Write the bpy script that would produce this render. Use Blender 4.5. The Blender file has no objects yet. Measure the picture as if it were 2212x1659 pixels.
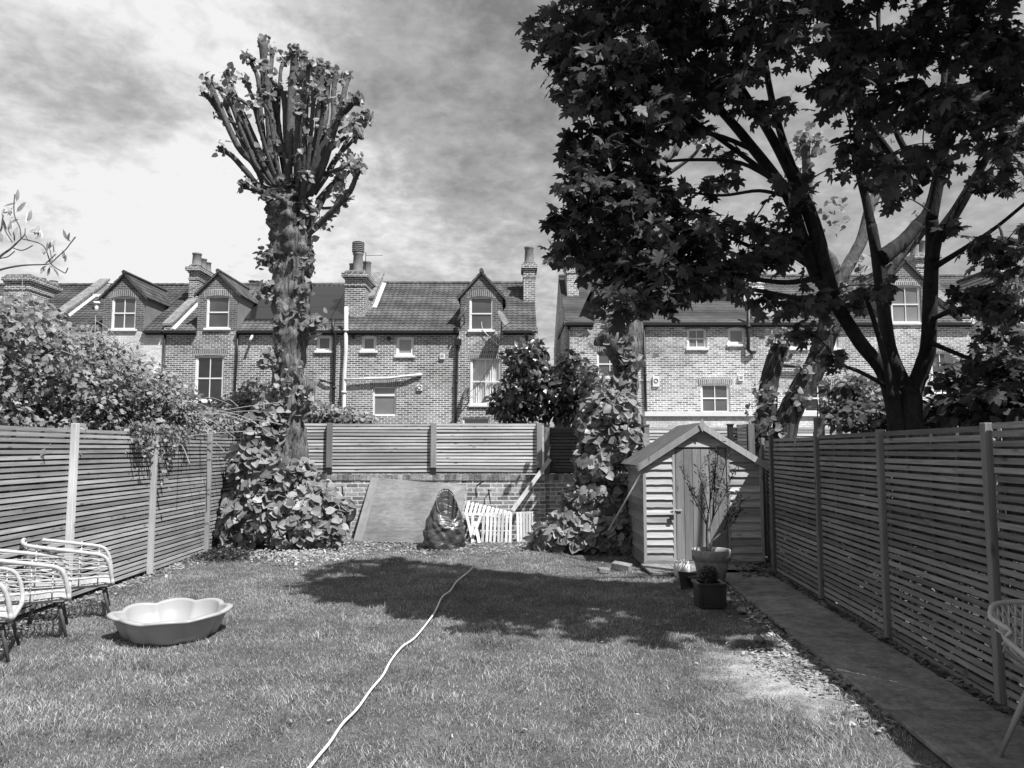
import bpy, math, random
import numpy as np
from mathutils import Vector, Matrix
R = math.radians
random.seed(7); rng = np.random.default_rng(7)
scene = bpy.context.scene
COL = scene.collection

# ------------------------------------------------------------------ camera
CAM_H = 1.65; PITCH = R(4.98); K = 1609.5; CX, CY = 1106.0, 829.5
cd = bpy.data.cameras.new('camera'); cam = bpy.data.objects.new('camera', cd); COL.objects.link(cam)
cam.location = (0, 0, CAM_H); cam.rotation_euler = (R(90) + PITCH, 0, 0)
cd.sensor_width = 36; cd.lens = 36 * K / 2212; cd.clip_start = 0.05; cd.clip_end = 2000
scene.camera = cam
scene.view_settings.view_transform = 'Standard'; scene.view_settings.look = 'None'
scene.view_settings.exposure = 0.5; scene.view_settings.gamma = 1

def ray(u, v):
    b = CY - v
    return Vector((u - CX, K * math.cos(PITCH) - b * math.sin(PITCH), K * math.sin(PITCH) + b * math.cos(PITCH)))
def P(u, v, y):                      # point at depth y (metres from the camera) seen at pixel u, v of the photograph
    r = ray(u, v); t = y / r.y
    return Vector((r.x * t, y, CAM_H + r.z * t))
def G(u, v, z=0.0):                  # point of the ground
    r = ray(u, v); t = (z - CAM_H) / r.z
    return Vector((r.x * t, r.y * t, z))

# ------------------------------------------------------------------ sun and sky
SUNV = Vector((0.9, -0.95, 1.98)).normalized()      # towards the sun
elev = math.asin(SUNV.z); az = math.atan2(SUNV.x, SUNV.y)
sd = bpy.data.lights.new('sun', 'SUN'); sd.energy = 5.0; sd.angle = R(0.53); sd.color = (1, 1, 1)
so = bpy.data.objects.new('sun', sd); COL.objects.link(so)
so.rotation_euler = (-SUNV).to_track_quat('-Z', 'Y').to_euler(); so.location = (20, -10, 30)

world = bpy.data.worlds.new('World'); scene.world = world; world.use_nodes = True
wt = world.node_tree; wt.nodes.clear()
def wn(t, **kw):
    n = wt.nodes.new(t)
    for k, v in kw.items(): setattr(n, k, v)
    return n
def setup_world():
    L = wt.links.new
    out = wn('ShaderNodeOutputWorld'); bg = wn('ShaderNodeBackground'); bg.inputs['Strength'].default_value = 0.12
    sky = wn('ShaderNodeTexSky'); sky.sky_type = 'NISHITA'; sky.sun_disc = False
    sky.sun_elevation = elev; sky.sun_rotation = az; sky.air_density = 1.2; sky.dust_density = 1.5
    bw = wn('ShaderNodeRGBToBW'); L(sky.outputs[0], bw.inputs[0])
    tc = wn('ShaderNodeTexCoord')
    def math_(op, a, b=None, clamp=False):
        m = wn('ShaderNodeMath', operation=op, use_clamp=clamp)
        for i, s in enumerate((a, b)):
            if s is None: continue
            if isinstance(s, (int, float)): m.inputs[i].default_value = s
            else: L(s, m.inputs[i])
        return m.outputs[0]
    sep = wn('ShaderNodeSeparateXYZ'); L(tc.outputs['Generated'], sep.inputs[0])
    den = math_('ADD', math_('MAXIMUM', sep.outputs[2], 0.0), 0.22)
    cx = math_('DIVIDE', sep.outputs[0], den); cy = math_('DIVIDE', sep.outputs[1], den)
    cmb = wn('ShaderNodeCombineXYZ'); L(cx, cmb.inputs[0]); L(cy, cmb.inputs[1])
    def noise(scale, detail, rough, dist=0.0, vec=None, w=0.0):
        n = wn('ShaderNodeTexNoise'); n.noise_dimensions = '4D'
        n.inputs['Scale'].default_value = scale; n.inputs['Detail'].default_value = detail
        n.inputs['Roughness'].default_value = rough; n.inputs['Distortion'].default_value = dist; n.inputs['W'].default_value = w
        L(vec or cmb.outputs[0], n.inputs['Vector']); return n
    warp = noise(1.6, 5, 0.55, 0.3)
    wsub = wn('ShaderNodeVectorMath', operation='SUBTRACT'); L(warp.outputs['Color'], wsub.inputs[0]); wsub.inputs[1].default_value = (0.5, 0.5, 0.5)
    wsc = wn('ShaderNodeVectorMath', operation='SCALE'); L(wsub.outputs[0], wsc.inputs[0]); wsc.inputs['Scale'].default_value = 0.42
    wad = wn('ShaderNodeVectorMath', operation='ADD'); L(tc.outputs['Generated'], wad.inputs[0]); L(wsc.outputs[0], wad.inputs[1]); n3 = noise(17.0, 6, 0.62, 0.2, w=9.0)
    # cloud banks: direction, angular radius, height
    banks = [((90, 330), 13, 1.3), ((330, 440), 13, 1.4), ((380, 40), 16, 1.7), ((60, 60), 10, .5), ((640, 60), 8, 1.2), ((870, 560), 5.5, 2.2), ((560, 480), 9, .7), ((250, 400), 7, 1.2), ((1060, 380), 3, .8), ((420, 560), 10, .9),
             ((640, 560), 8, .5), ((1400, 620), 12, .7), ((170, 225), 5, -1.6), ((320, 270), 5, -1.6), ((450, 340), 4.5, -1.2), ((60, 210), 5, -1.0), ((120, 130), 5, -.6),
             ((880, 90), 9, -1.1), ((1060, 60), 11, -1.0), ((960, 300), 12, -0.25), ((1700, 200), 18, -0.5), ((1000, 480), 7, -.3), ((150, 540), 5, -.5), ((250, 580), 6, -.4)]
    acc = None
    for (u, v), rad, amp in banks:
        d = ray(u, v).normalized()
        dp = wn('ShaderNodeVectorMath', operation='DISTANCE'); L(wad.outputs[0], dp.inputs[0]); dp.inputs[1].default_value = d
        mr = wn('ShaderNodeMapRange', interpolation_type='SMOOTHSTEP'); L(dp.outputs['Value'], mr.inputs[0])
        mr.inputs[1].default_value = R(rad) * 1.5; mr.inputs[2].default_value = R(rad) * 0.15; mr.inputs[3].default_value = 0; mr.inputs[4].default_value = amp
        acc = mr.outputs[0] if acc is None else math_('ADD', acc, mr.outputs[0])
    n1 = noise(0.9, 8, 0.6, 0.2, w=2.0); n2 = noise(5.5, 9, 0.62, 0.25, w=5.0)
    f = math_('ADD', math_('MULTIPLY', math_('SUBTRACT', n1.outputs['Fac'], 0.5), .8), math_('MULTIPLY', math_('SUBTRACT', n2.outputs['Fac'], 0.5), 1.5))
    f = math_('ADD', math_('MULTIPLY', math_('SUBTRACT', n3.outputs['Fac'], 0.5), 1.25), f)
    f = math_('ADD', math_('MULTIPLY', acc, 0.22), f)
    hor = wn('ShaderNodeMapRange'); L(sep.outputs[2], hor.inputs[0]); hor.inputs[1].default_value = 0.42; hor.inputs[2].default_value = 0.1; hor.inputs[3].default_value = 0; hor.inputs[4].default_value = .2
    f = math_('ADD', math_('ADD', f, hor.outputs[0]), 0.47)
    fr = wn('ShaderNodeValToRGB'); fm = wn('ShaderNodeMapRange'); L(f, fm.inputs[0]); fm.inputs[1].default_value = -.12; fm.inputs[2].default_value = 1.3; L(fm.outputs[0], fr.inputs[0])
    e = fr.color_ramp.elements; e[0].position = 0.0; e[0].color = (1.35, 1.35, 1.35, 1); e[1].position = 1.0; e[1].color = (5.3, 5.3, 5.3, 1)
    m = e.new(0.5); m.color = (2.85, 2.85, 2.85, 1)
    cf = wn('ShaderNodeMapRange'); L(f, cf.inputs[0]); cf.inputs[1].default_value = -0.2; cf.inputs[2].default_value = 0.25; cf.inputs[3].default_value = .97; cf.inputs[4].default_value = 1
    mx = wn('ShaderNodeMix', data_type='RGBA'); L(cf.outputs[0], mx.inputs[0]); L(bw.outputs[0], mx.inputs[6]); L(fr.outputs[0], mx.inputs[7])
    L(mx.outputs[2], bg.inputs[0]); L(bg.outputs[0], out.inputs[0])
setup_world()

# ------------------------------------------------------------------ mesh helpers
def mesh_from(name, verts, faces, m=None, smooth=False, rnd=None):
    me = bpy.data.meshes.new(name)
    if isinstance(verts, np.ndarray):
        nv = len(verts); nf = len(faces); k = faces.shape[1]
        me.vertices.add(nv); me.vertices.foreach_set('co', verts.astype(np.float32).ravel())
        me.loops.add(nf * k); me.loops.foreach_set('vertex_index', faces.astype(np.int32).ravel())
        me.polygons.add(nf); me.polygons.foreach_set('loop_start', np.arange(0, nf * k, k, dtype=np.int32))
        me.update(calc_edges=True)
    else:
        me.from_pydata([tuple(v) for v in verts], [], faces); me.update()
    if smooth and len(me.polygons): me.polygons.foreach_set('use_smooth', [True] * len(me.polygons))
    if rnd is not None:
        a = me.attributes.new('rnd', 'FLOAT', 'FACE'); a.data.foreach_set('value', np.asarray(rnd, dtype=np.float32))
    if m: me.materials.append(m)
    return me
def link(name, me, parent=None):
    o = bpy.data.objects.new(name, me); COL.objects.link(o)
    if parent is not None:
        o.parent = parent
        l = parent.get('_w', None)
        o.location = -Vector(l) if l is not None else (0, 0, 0)
        o['_w'] = (0.0, 0.0, 0.0)
    return o
def tag(o, label=None, cat=None, group=None, kind=None):
    if label: o['label'] = label
    if cat: o['category'] = cat
    if group: o['group'] = group
    if kind: o['kind'] = kind
    return o
def thing(name, label, cat, loc=(0, 0, 0), group=None, rz=0):
    o = bpy.data.objects.new(name, None); COL.objects.link(o); o.location = loc; o.rotation_euler = (0, 0, rz)
    o.empty_display_size = .2; o['_w'] = tuple(loc); return tag(o, label, cat, group)
def local_thing(name, label, cat, loc, rz=0, group=None):     # parts are modelled round its own origin
    o = thing(name, label, cat, loc, group, rz); o['_w'] = (0.0, 0.0, 0.0); return o
def copy_tree(o, parent=None):
    c = o.copy(); COL.objects.link(c)
    if parent is not None: c.parent = parent
    for ch in list(o.children): copy_tree(ch, c)
    return c

class MB:
    def __init__(s): s.v = []; s.f = []; s.r = []
    def add(s, vs, fs, r=None):
        b = len(s.v); s.v += [tuple(v) for v in vs]; s.f += [tuple(b + i for i in f) for f in fs]
        rr = random.random() if r is None else r; s.r += [rr] * len(fs); return s
    def box(s, x0, x1, y0, y1, z0, z1):
        return s.add([(x0, y0, z0), (x1, y0, z0), (x1, y1, z0), (x0, y1, z0), (x0, y0, z1), (x1, y0, z1), (x1, y1, z1), (x0, y1, z1)],
                     [(0, 3, 2, 1), (4, 5, 6, 7), (0, 1, 5, 4), (1, 2, 6, 5), (2, 3, 7, 6), (3, 0, 4, 7)])
    def bar(s, a, b, w, h, up=(0, 0, 1), w2=None, h2=None):      # rectangular bar from a to b
        a = Vector(a); b = Vector(b); d = (b - a).normalized(); u = Vector(up)
        sd_ = d.cross(u)
        if sd_.length < 1e-4: sd_ = d.cross(Vector((0, 1, 0)))
        sd_.normalize(); u = sd_.cross(d).normalized(); w2 = w2 or w; h2 = h2 or h
        vs = []
        for p, ww, hh in ((a, w, h), (b, w2, h2)):
            for i, j in ((-1, -1), (1, -1), (1, 1), (-1, 1)): vs.append(p + sd_ * i * ww / 2 + u * j * hh / 2)
        return s.add(vs, [(0, 1, 2, 3), (7, 6, 5, 4), (0, 4, 5, 1), (1, 5, 6, 2), (2, 6, 7, 3), (3, 7, 4, 0)])
    def tube(s, pts, rad, n=8, cap=True, rough=0.0, closed=False, squash=1.0):
        pts = [Vector(p) for p in pts]; N = len(pts)
        if isinstance(rad, (int, float)): rad = [rad] * N
        elif len(rad) != N: rad = list(np.interp(np.linspace(0, 1, N), np.linspace(0, 1, len(rad)), rad))
        ref = None; vs = []
        for i, p in enumerate(pts):
            if closed: t = pts[(i + 1) % N] - pts[(i - 1) % N]
            else: t = pts[min(i + 1, N - 1)] - pts[max(i - 1, 0)]
            t.normalize()
            if ref is None:
                ref = t.cross(Vector((0, 1, 0.001)));
                if ref.length < .05: ref = t.cross(Vector((1, 0, 0)))
            ref = (ref - t * ref.dot(t)).normalized(); b = t.cross(ref)
            for k in range(n):
                a = 2 * math.pi * k / n; rr = rad[i] * (1 + (random.random() - .5) * rough)
                vs.append(p + ref * math.cos(a) * rr + b * math.sin(a) * rr * squash)
        fs = []
        for i in range(N if closed else N - 1):
            j = (i + 1) % N
            for k in range(n):
                k2 = (k + 1) % n; fs.append((i * n + k, j * n + k, j * n + k2, i * n + k2))
        if cap and not closed: fs += [tuple(range(n)), tuple((N - 1) * n + k for k in reversed(range(n)))]
        return s.add(vs, fs)
    def lathe(s, c, prof, n=24, scale=(1, 1)):
        vs = []; fs = []; m = len(prof)
        for i in range(n):
            a = 2 * math.pi * i / n
            for r, z in prof: vs.append((c[0] + r * math.cos(a) * scale[0], c[1] + r * math.sin(a) * scale[1], c[2] + z))
        for i in range(n):
            j = (i + 1) % n
            for k in range(m - 1): fs.append((i * m + k, j * m + k, j * m + k + 1, i * m + k + 1))
        return s.add(vs, fs)
    def prism(s, poly, thick):                                   # poly: list of 3D points, thick: vector
        t = Vector(thick); n = len(poly); vs = [Vector(p) for p in poly] + [Vector(p) + t for p in poly]
        return s.add(vs, [tuple(range(n)), tuple(reversed(range(n, 2 * n)))] + [(i, i + n, (i + 1) % n + n, (i + 1) % n) for i in range(n)])
    def build(s, name, m, parent=None, smooth=False, bevel=0):
        o = link(name, mesh_from(name, s.v, s.f, m, smooth, s.r), parent)
        if bevel:
            bm = o.modifiers.new('bevel', 'BEVEL'); bm.width = bevel; bm.segments = 1; bm.limit_method = 'ANGLE'
        return o
def catmull(pts, n=6):
    pts = [Vector(p) for p in pts]
    if len(pts) < 3: return [pts[0].lerp(pts[-1], i / n) for i in range(n + 1)]
    out = []
    for i in range(len(pts) - 1):
        p0 = pts[max(i - 1, 0)]; p1 = pts[i]; p2 = pts[i + 1]; p3 = pts[min(i + 2, len(pts) - 1)]
        for k in range(n):
            t = k / n; t2 = t * t; t3 = t2 * t
            out.append(.5 * ((2 * p1) + (p2 - p0) * t + (2 * p0 - 5 * p1 + 4 * p2 - p3) * t2 + (3 * p1 - p0 - 3 * p2 + p3) * t3))
    out.append(pts[-1]); return out

# ------------------------------------------------------------------ materials (black and white photograph: all greys)
class NM:
    def __init__(s, name, rough=.8, spec=.3):
        s.m = bpy.data.materials.new(name); s.m.use_nodes = True; s.t = s.m.node_tree; s.t.nodes.clear()
        s.out = s.n('ShaderNodeOutputMaterial'); s.b = s.n('ShaderNodeBsdfPrincipled'); s.L(s.b.outputs[0], s.out.inputs[0])
        s.b.inputs['Roughness'].default_value = rough; s.b.inputs['Specular IOR Level'].default_value = spec
        g = s.n('ShaderNodeNewGeometry'); s.pos = g.outputs['Position']; tc = s.n('ShaderNodeTexCoord'); s.obj = tc.outputs['Object']
    def n(s, t, **kw):
        n = s.t.nodes.new(t)
        for k, v in kw.items(): setattr(n, k, v)
        return n
    def L(s, a, b): s.t.links.new(a, b)
    def put(s, sock, val):
        if isinstance(val, (int, float)): sock.default_value = val
        elif isinstance(val, tuple): sock.default_value = val
        else: s.L(val, sock)
    def math(s, op, a, b=None, clamp=False):
        m = s.n('ShaderNodeMath', operation=op, use_clamp=clamp); s.put(m.inputs[0], a)
        if b is not None: s.put(m.inputs[1], b)
        return m.outputs[0]
    def sc(s, vec, x, y, z):
        m = s.n('ShaderNodeVectorMath', operation='MULTIPLY'); s.L(vec, m.inputs[0]); m.inputs[1].default_value = (x, y, z); return m.outputs[0]
    def noise(s, vec, scale, detail=5, rough=.6, dist=0):
        n = s.n('ShaderNodeTexNoise'); s.L(vec, n.inputs['Vector']); n.inputs['Scale'].default_value = scale
        n.inputs['Detail'].default_value = detail; n.inputs['Roughness'].default_value = rough; n.inputs['Distortion'].default_value = dist; return n.outputs['Fac']
    def range(s, v, a, b, c, d, smooth=False):
        m = s.n('ShaderNodeMapRange'); s.L(v, m.inputs[0])
        for i, x in enumerate((a, b, c, d)): s.put(m.inputs[i + 1], x)
        return m.outputs[0]
    def color(s, v): s.L(v, s.b.inputs['Base Color'])
    def bump(s, h, strength=.3, dist=.01):
        b = s.n('ShaderNodeBump'); b.inputs['Strength'].default_value = strength; b.inputs['Distance'].default_value = dist
        s.L(h, b.inputs['Height']); s.L(b.outputs[0], s.b.inputs['Normal'])
    def attr(s, name='rnd'):
        a = s.n('ShaderNodeAttribute'); a.attribute_name = name; return a.outputs['Fac']

def plain(name, lo, hi, scale=4, rough=.7, spec=.3, bump=.0, bd=.005, stretch=(1, 1, 1), world_=False, fine=0, per=0.0):
    a = NM(name, rough, spec); v = a.sc(a.pos if world_ else a.obj, *stretch)
    n1 = a.noise(v, scale, 7, .62); c = a.range(n1, .3, .7, lo, hi)
    if fine: c = a.math('MULTIPLY', c, a.range(a.noise(v, scale * fine, 4, .6), .3, .7, .75, 1.25))
    if per: c = a.math('MULTIPLY', c, a.range(a.attr(), 0, 1, 1 - per, 1 + per))
    a.color(c)
    if bump: a.bump(a.noise(v, scale * 6, 6, .65), bump, bd)
    return a.m
def brick(name, lo, hi, mortar, w=.225, h=.075, ms=.008, big=(.66, 1.3), light=0.0, bump=.3):
    a = NM(name, .9, .15); sp = a.n('ShaderNodeSeparateXYZ'); a.L(a.pos, sp.inputs[0])
    cb = a.n('ShaderNodeCombineXYZ'); a.L(a.math('ADD', sp.outputs[0], sp.outputs[1]), cb.inputs[0]); a.L(sp.outputs[2], cb.inputs[1])
    wob = a.n('ShaderNodeTexNoise'); a.L(a.pos, wob.inputs['Vector']); wob.inputs['Scale'].default_value = 6
    ws = a.n('ShaderNodeVectorMath', operation='SCALE'); a.L(wob.outputs['Color'], ws.inputs[0]); ws.inputs['Scale'].default_value = ms * .9
    va = a.n('ShaderNodeVectorMath', operation='ADD'); a.L(cb.outputs[0], va.inputs[0]); a.L(ws.outputs[0], va.inputs[1])
    bt = a.n('ShaderNodeTexBrick'); a.L(va.outputs[0], bt.inputs['Vector']); bt.inputs['Scale'].default_value = 1
    bt.inputs['Brick Width'].default_value = w; bt.inputs['Row Height'].default_value = h; bt.inputs['Mortar Size'].default_value = ms; bt.inputs['Mortar Smooth'].default_value = .2
    bt.inputs['Color1'].default_value = (lo, lo, lo, 1); bt.inputs['Color2'].default_value = (hi, hi, hi, 1); bt.inputs['Mortar'].default_value = (mortar, mortar, mortar, 1)
    bt.inputs['Bias'].default_value = -.1
    bw = a.n('ShaderNodeRGBToBW'); a.L(bt.outputs['Color'], bw.inputs[0])
    c = a.math('MULTIPLY', bw.outputs[0], a.range(a.noise(a.pos, .6, 6, .6), .3, .7, big[0], big[1]))
    c = a.math('MULTIPLY', c, a.range(a.noise(a.pos, 22, 3, .6), .3, .7, .72, 1.28))
    if light:      # lime bloom patches on the old brick
        c = a.math('ADD', c, a.math('MULTIPLY', a.range(a.noise(a.pos, 1.7, 8, .7), .56, .7, 0, light), a.range(a.noise(a.pos, 30, 3, .6), .3, .7, .4, 1)))
    a.color(c); a.bump(a.math('SUBTRACT', 1.0, bt.outputs['Fac']), bump, .01); return a.m
def slatwood(name, axis, lo, hi, knot=.45):
    a = NM(name, .82, .2); st = (1.2, 14, 26) if axis == 'x' else (14, 1.2, 26) if axis == 'y' else (22, 22, 1.0)
    v = a.sc(a.obj, *st); per = a.attr()
    cb = a.n('ShaderNodeVectorMath', operation='ADD'); a.L(v, cb.inputs[0]); q = a.n('ShaderNodeCombineXYZ'); a.L(a.math('MULTIPLY', per, 97), q.inputs[0]); a.L(a.math('MULTIPLY', per, 53), q.inputs[1]); a.L(q.outputs[0], cb.inputs[1])
    g = a.noise(cb.outputs[0], 1.4, 8, .62, .9)
    c = a.range(g, .28, .72, lo, hi); c = a.math('MULTIPLY', c, a.range(per, 0, 1, .62, 1.3))
    big = a.noise(a.obj, .9, 4, .6); c = a.math('MULTIPLY', c, a.range(big, .3, .7, .82, 1.18))
    vo = a.n('ShaderNodeTexVoronoi'); k = (3.0, 6, 9) if axis == 'x' else (6, 3.0, 9) if axis == 'y' else (7, 7, 2.6)
    cb2 = a.n('ShaderNodeVectorMath', operation='ADD'); a.L(a.sc(a.obj, *k), cb2.inputs[0]); a.L(q.outputs[0], cb2.inputs[1]); a.L(cb2.outputs[0], vo.inputs['Vector']); vo.inputs['Scale'].default_value = 1
    c = a.math('MULTIPLY', c, a.range(vo.outputs['Distance'], .05, .17, knot, 1)); a.color(c); a.bump(g, .25, .004); return a.m
def leafmat(name, lo, hi, trans=.3, rough=.45, spec=.4):
    a = NM(name, rough, spec); r = a.attr(); c = a.range(r, 0, 1, lo, hi)
    c = a.math('MULTIPLY', c, a.range(a.noise(a.obj, 14, 3, .6), .3, .7, .8, 1.2)); a.color(c)
    tr = a.n('ShaderNodeBsdfTranslucent'); a.L(a.math('MULTIPLY', c, 1.3), tr.inputs[0]); mx = a.n('ShaderNodeMixShader'); mx.inputs[0].default_value = trans
    a.L(a.b.outputs[0], mx.inputs[1]); a.L(tr.outputs[0], mx.inputs[2]); a.L(mx.outputs[0], a.out.inputs[0]); return a.m
def bark(name, lo, hi, scale=9, stretch=.2, bump=1.0):
    a = NM(name, .95, .1); v = a.sc(a.pos, 1, 1, stretch); g = a.noise(v, scale, 8, .7, 1.2); w = a.noise(a.pos, 1.3, 5, .6)
    c = a.math('MULTIPLY', a.range(g, .36, .62, lo, hi), a.range(w, .3, .7, .6, 1.35)); a.color(c); a.bump(g, bump, .05); return a.m
def flat(name, g, rough=.5, spec=.4, metallic=0):
    a = NM(name, rough, spec); a.b.inputs['Base Color'].default_value = (g, g, g, 1); a.b.inputs['Metallic'].default_value = metallic
    a.b.inputs['Roughness'].default_value = rough; return a.m
M = {}
M['brick'] = brick('house_brick', .085, .27, .68, ms=.011, light=.12)
M['brick2'] = brick('pale_house_brick', .15, .44, .74, ms=.011, light=.3)
M['brickdark'] = brick('dormer_brick', .09, .16, .30, ms=.010)
M['brickpaint'] = brick('painted_brick', .6, .78, .55, ms=.008, light=.1)
M['arch'] = brick('arch_brick', .13, .22, .5, w=.075, h=.3, ms=.011)
M['wallbrick'] = brick('garden_wall_brick', .18, .46, .68, w=.225, h=.078, ms=.012, light=.32, bump=1.0, big=(.7, 1.25))
M['capbrick'] = brick('wall_cap_brick', .09, .2, .46, w=.112, h=.5, ms=.012, light=.1, bump=1.0)
def tilemat(name, lo, hi, lich=.35):
    a = NM(name, .9, .15); sp = a.n('ShaderNodeSeparateXYZ'); a.L(a.pos, sp.inputs[0])
    c = a.range(a.noise(a.pos, 2.2, 7, .65), .3, .7, lo, hi); c = a.math('MULTIPLY', c, a.range(a.attr(), 0, 1, .75, 1.25))
    c = a.math('ADD', c, a.range(a.noise(a.pos, 9, 5, .7), .62, .72, 0, lich)); a.color(c); return a.m
M['tile'] = tilemat('roof_tile', .06, .13, .22); M['tiledark'] = tilemat('weathered_tile', .045, .10, .16); M['slate'] = tilemat('roof_slate', .05, .085, .03)
M['render'] = plain('cement_render', .18, .26, 2, .9, .1, world_=True)
M['coping'] = plain('stone_coping', .12, .3, 6, .9, .1, world_=True, fine=4)
M['lead'] = plain('lead_flashing', .4, .6, 3, .6, .3, world_=True)
M['white'] = plain('white_paint', .72, .82, 8, .5, .4, world_=True)
M['sill'] = plain('painted_sill', .66, .8, 8, .6, .3, world_=True, fine=5)
M['pipe_w'] = plain('white_pipe', .6, .72, 5, .45, .4, world_=True); M['pipe_b'] = flat('black_pipe', .018, .45, .4); M['iron'] = flat('black_iron', .02, .6)
M['pot'] = plain('chimney_pot_clay', .16, .26, 5, .85, .2, world_=True)
def glassmat(name, g):
    a = NM(name, .04, 1.0); n = a.noise(a.pos, .8, 3, .5); a.color(a.range(n, .3, .7, g * .6, g * 1.3)); return a.m
M['glass_d'] = glassmat('dark_glass', .02); M['glass_m'] = glassmat('mid_glass', .09); M['glass_l'] = glassmat('frosted_glass', .22)
def clearglass():
    a = NM('clear_glass', .03, .5); tr = a.n('ShaderNodeBsdfTransparent'); gl = a.n('ShaderNodeBsdfGlossy'); gl.inputs['Roughness'].default_value = .03
    mx = a.n('ShaderNodeMixShader'); mx.inputs[0].default_value = .08; a.L(tr.outputs[0], mx.inputs[1]); a.L(gl.outputs[0], mx.inputs[2]); a.L(mx.outputs[0], a.out.inputs[0]); return a.m
M['clear'] = clearglass(); M['curtain'] = flat('white_curtain', .75, .9, .1)
M['solar'] = flat('solar_panel_glass', .022, .12, .7); M['solarframe'] = flat('solar_frame', .05, .4)
M['dish'] = plain('grey_dish', .16, .22, 4, .6, .3); M['skylight'] = glassmat('skylight_glass', .2)
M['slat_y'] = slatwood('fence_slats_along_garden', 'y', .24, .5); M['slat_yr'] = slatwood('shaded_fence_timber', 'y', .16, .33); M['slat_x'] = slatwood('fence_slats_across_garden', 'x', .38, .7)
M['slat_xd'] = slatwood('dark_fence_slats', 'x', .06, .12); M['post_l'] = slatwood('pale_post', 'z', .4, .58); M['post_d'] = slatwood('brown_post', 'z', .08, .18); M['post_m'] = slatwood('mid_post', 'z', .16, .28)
M['shedboard'] = slatwood('shed_boards', 'x', .28, .58, .5); M['sheddoor'] = slatwood('shed_door_boards', 'z', .2, .34); M['shedtrim'] = slatwood('shed_trim', 'z', .26, .4)
M['felt'] = plain('roofing_felt', .09, .15, 5, .9, .1, bump=.2)
M['palewood'] = slatwood('pale_slats', 'z', .5, .75, .7); M['plank'] = plain('plank_wood', .42, .6, 5, .7, .2, stretch=(1, 1, 1), per=.1)
def plywood():
    a = NM('weathered_plywood', .85, .15); v = a.sc(a.obj, 1.2, 1, 6); g = a.noise(v, 3.0, 9, .72, 1.6); w = a.noise(a.obj, 1.1, 6, .65)
    c = a.math('MULTIPLY', a.range(g, .3, .7, .15, .30), a.range(w, .3, .7, .65, 1.3))
    sx = a.n('ShaderNodeSeparateXYZ'); a.L(a.obj, sx.inputs[0]); a.color(c); a.bump(g, .15, .004); return a.m
M['ply'] = plywood(); M['plyedge'] = flat('splintered_ply', .6, .9)
def bagmat():
    a = NM('black_plastic_sack', .36, .9); a.color(a.range(a.noise(a.obj, 5, 4, .6), .3, .7, .04, .08)); a.bump(a.noise(a.sc(a.obj, .5, .5, 1.3), 6, 4, .5, 2.2), .5, .04); return a.m
M['bag'] = bagmat(); M['rubber'] = plain('old_rubber', .02, .05, 8, .85, .2)
M['plastic'] = plain('pool_plastic', .34, .39, 3, .42, .4); M['rattan'] = plain('white_rattan', .4, .55, 40, .6, .3, bump=.3, bd=.002); M['legwood'] = plain('dark_leg_wood', .06, .1, 8, .5, .3)
M['chairplastic'] = flat('pale_chair_plastic', .5, .4); M['chairleg'] = plain('pale_chair_leg', .26, .34, 6, .5, .3)
M['cord'] = flat('white_cord', .8, .7)
M['terracotta'] = plain('terracotta', .28, .4, 4, .8, .2, fine=5); M['planter'] = plain('dark_glazed_planter', .03, .055, 5, .3, .5); M['whitejar'] = plain('whitewashed_pot', .5, .7, 6, .8, .2, fine=4)
M['soil'] = plain('soil', .035, .1, 9, .95, .1, bump=.8, bd=.02, world_=True, fine=5)
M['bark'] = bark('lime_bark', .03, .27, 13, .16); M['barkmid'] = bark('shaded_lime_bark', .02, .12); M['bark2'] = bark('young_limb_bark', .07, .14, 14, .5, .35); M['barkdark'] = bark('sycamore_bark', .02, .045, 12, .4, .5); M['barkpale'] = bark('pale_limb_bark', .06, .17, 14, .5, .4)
M['twig'] = flat('thin_twig', .1, .8); M['twigd'] = flat('dark_twig', .025, .8); M['canes'] = flat('dry_canes', .32, .8)
M['leaf_syc'] = leafmat('sycamore_leaf', .02, .12, .3, .5, .3); M['leaf_lime'] = leafmat('lime_leaf', .13, .34, .25, .42, .4); M['leaf_bush'] = leafmat('bramble_leaf', .08, .36, .25, .5, .4)
M['leaf_laurel'] = leafmat('laurel_leaf', .03, .11, .12, .28, .5); M['leaf_olive'] = leafmat('olive_leaf', .12, .5, .2, .5, .3); M['leaf_pot'] = leafmat('narrow_leaf', .05, .16, .2, .45, .4)
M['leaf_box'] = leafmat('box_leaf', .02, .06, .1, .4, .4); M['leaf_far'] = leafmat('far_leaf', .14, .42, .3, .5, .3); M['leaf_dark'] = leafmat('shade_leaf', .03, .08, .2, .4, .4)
M['chip'] = plain('chips', .05, .4, 3, .9, .1, per=.6); M['rub'] = plain('pale_rubble', .12, .4, 6, .9, .1, per=.4); M['litter'] = plain('dry_leaf_litter', .04, .2, 6, .9, .1, per=.7)

# ------------------------------------------------------------------ foliage
def fan(outline, centre):                    # outline from base round to base
    vs = [centre] + outline; n = len(outline)
    return np.array(vs, float), np.array([(0, i + 1, (i + 1) % n + 1) for i in range(n)])
def mirror(half, tip, base):
    return [base] + half + [tip] + [(-x, y, z) for x, y, z in reversed(half)]
T_MAPLE = fan(mirror([(.30, -.06, -.05), (.24, .12, 0), (.42, .14, -.02), (.62, .27, -.12), (.44, .34, -.03), (.36, .42, 0), (.50, .56, -.06), (.47, .76, -.14), (.30, .66, -.04), (.17, .62, 0), (.19, .78, -.05)], (0, 1.02, -.16), (0, 0, 0)), (0, .36, .0))
T_HEART = fan(mirror([(.12, -.1, .0), (.28, -.12, .03), (.42, -.03, .06), (.5, .14, .08), (.52, .32, .08), (.46, .52, .05), (.33, .72, .02), (.15, .9, -.03)], (0, 1.04, -.09), (0, 0, 0)), (0, .35, -.02))
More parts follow.
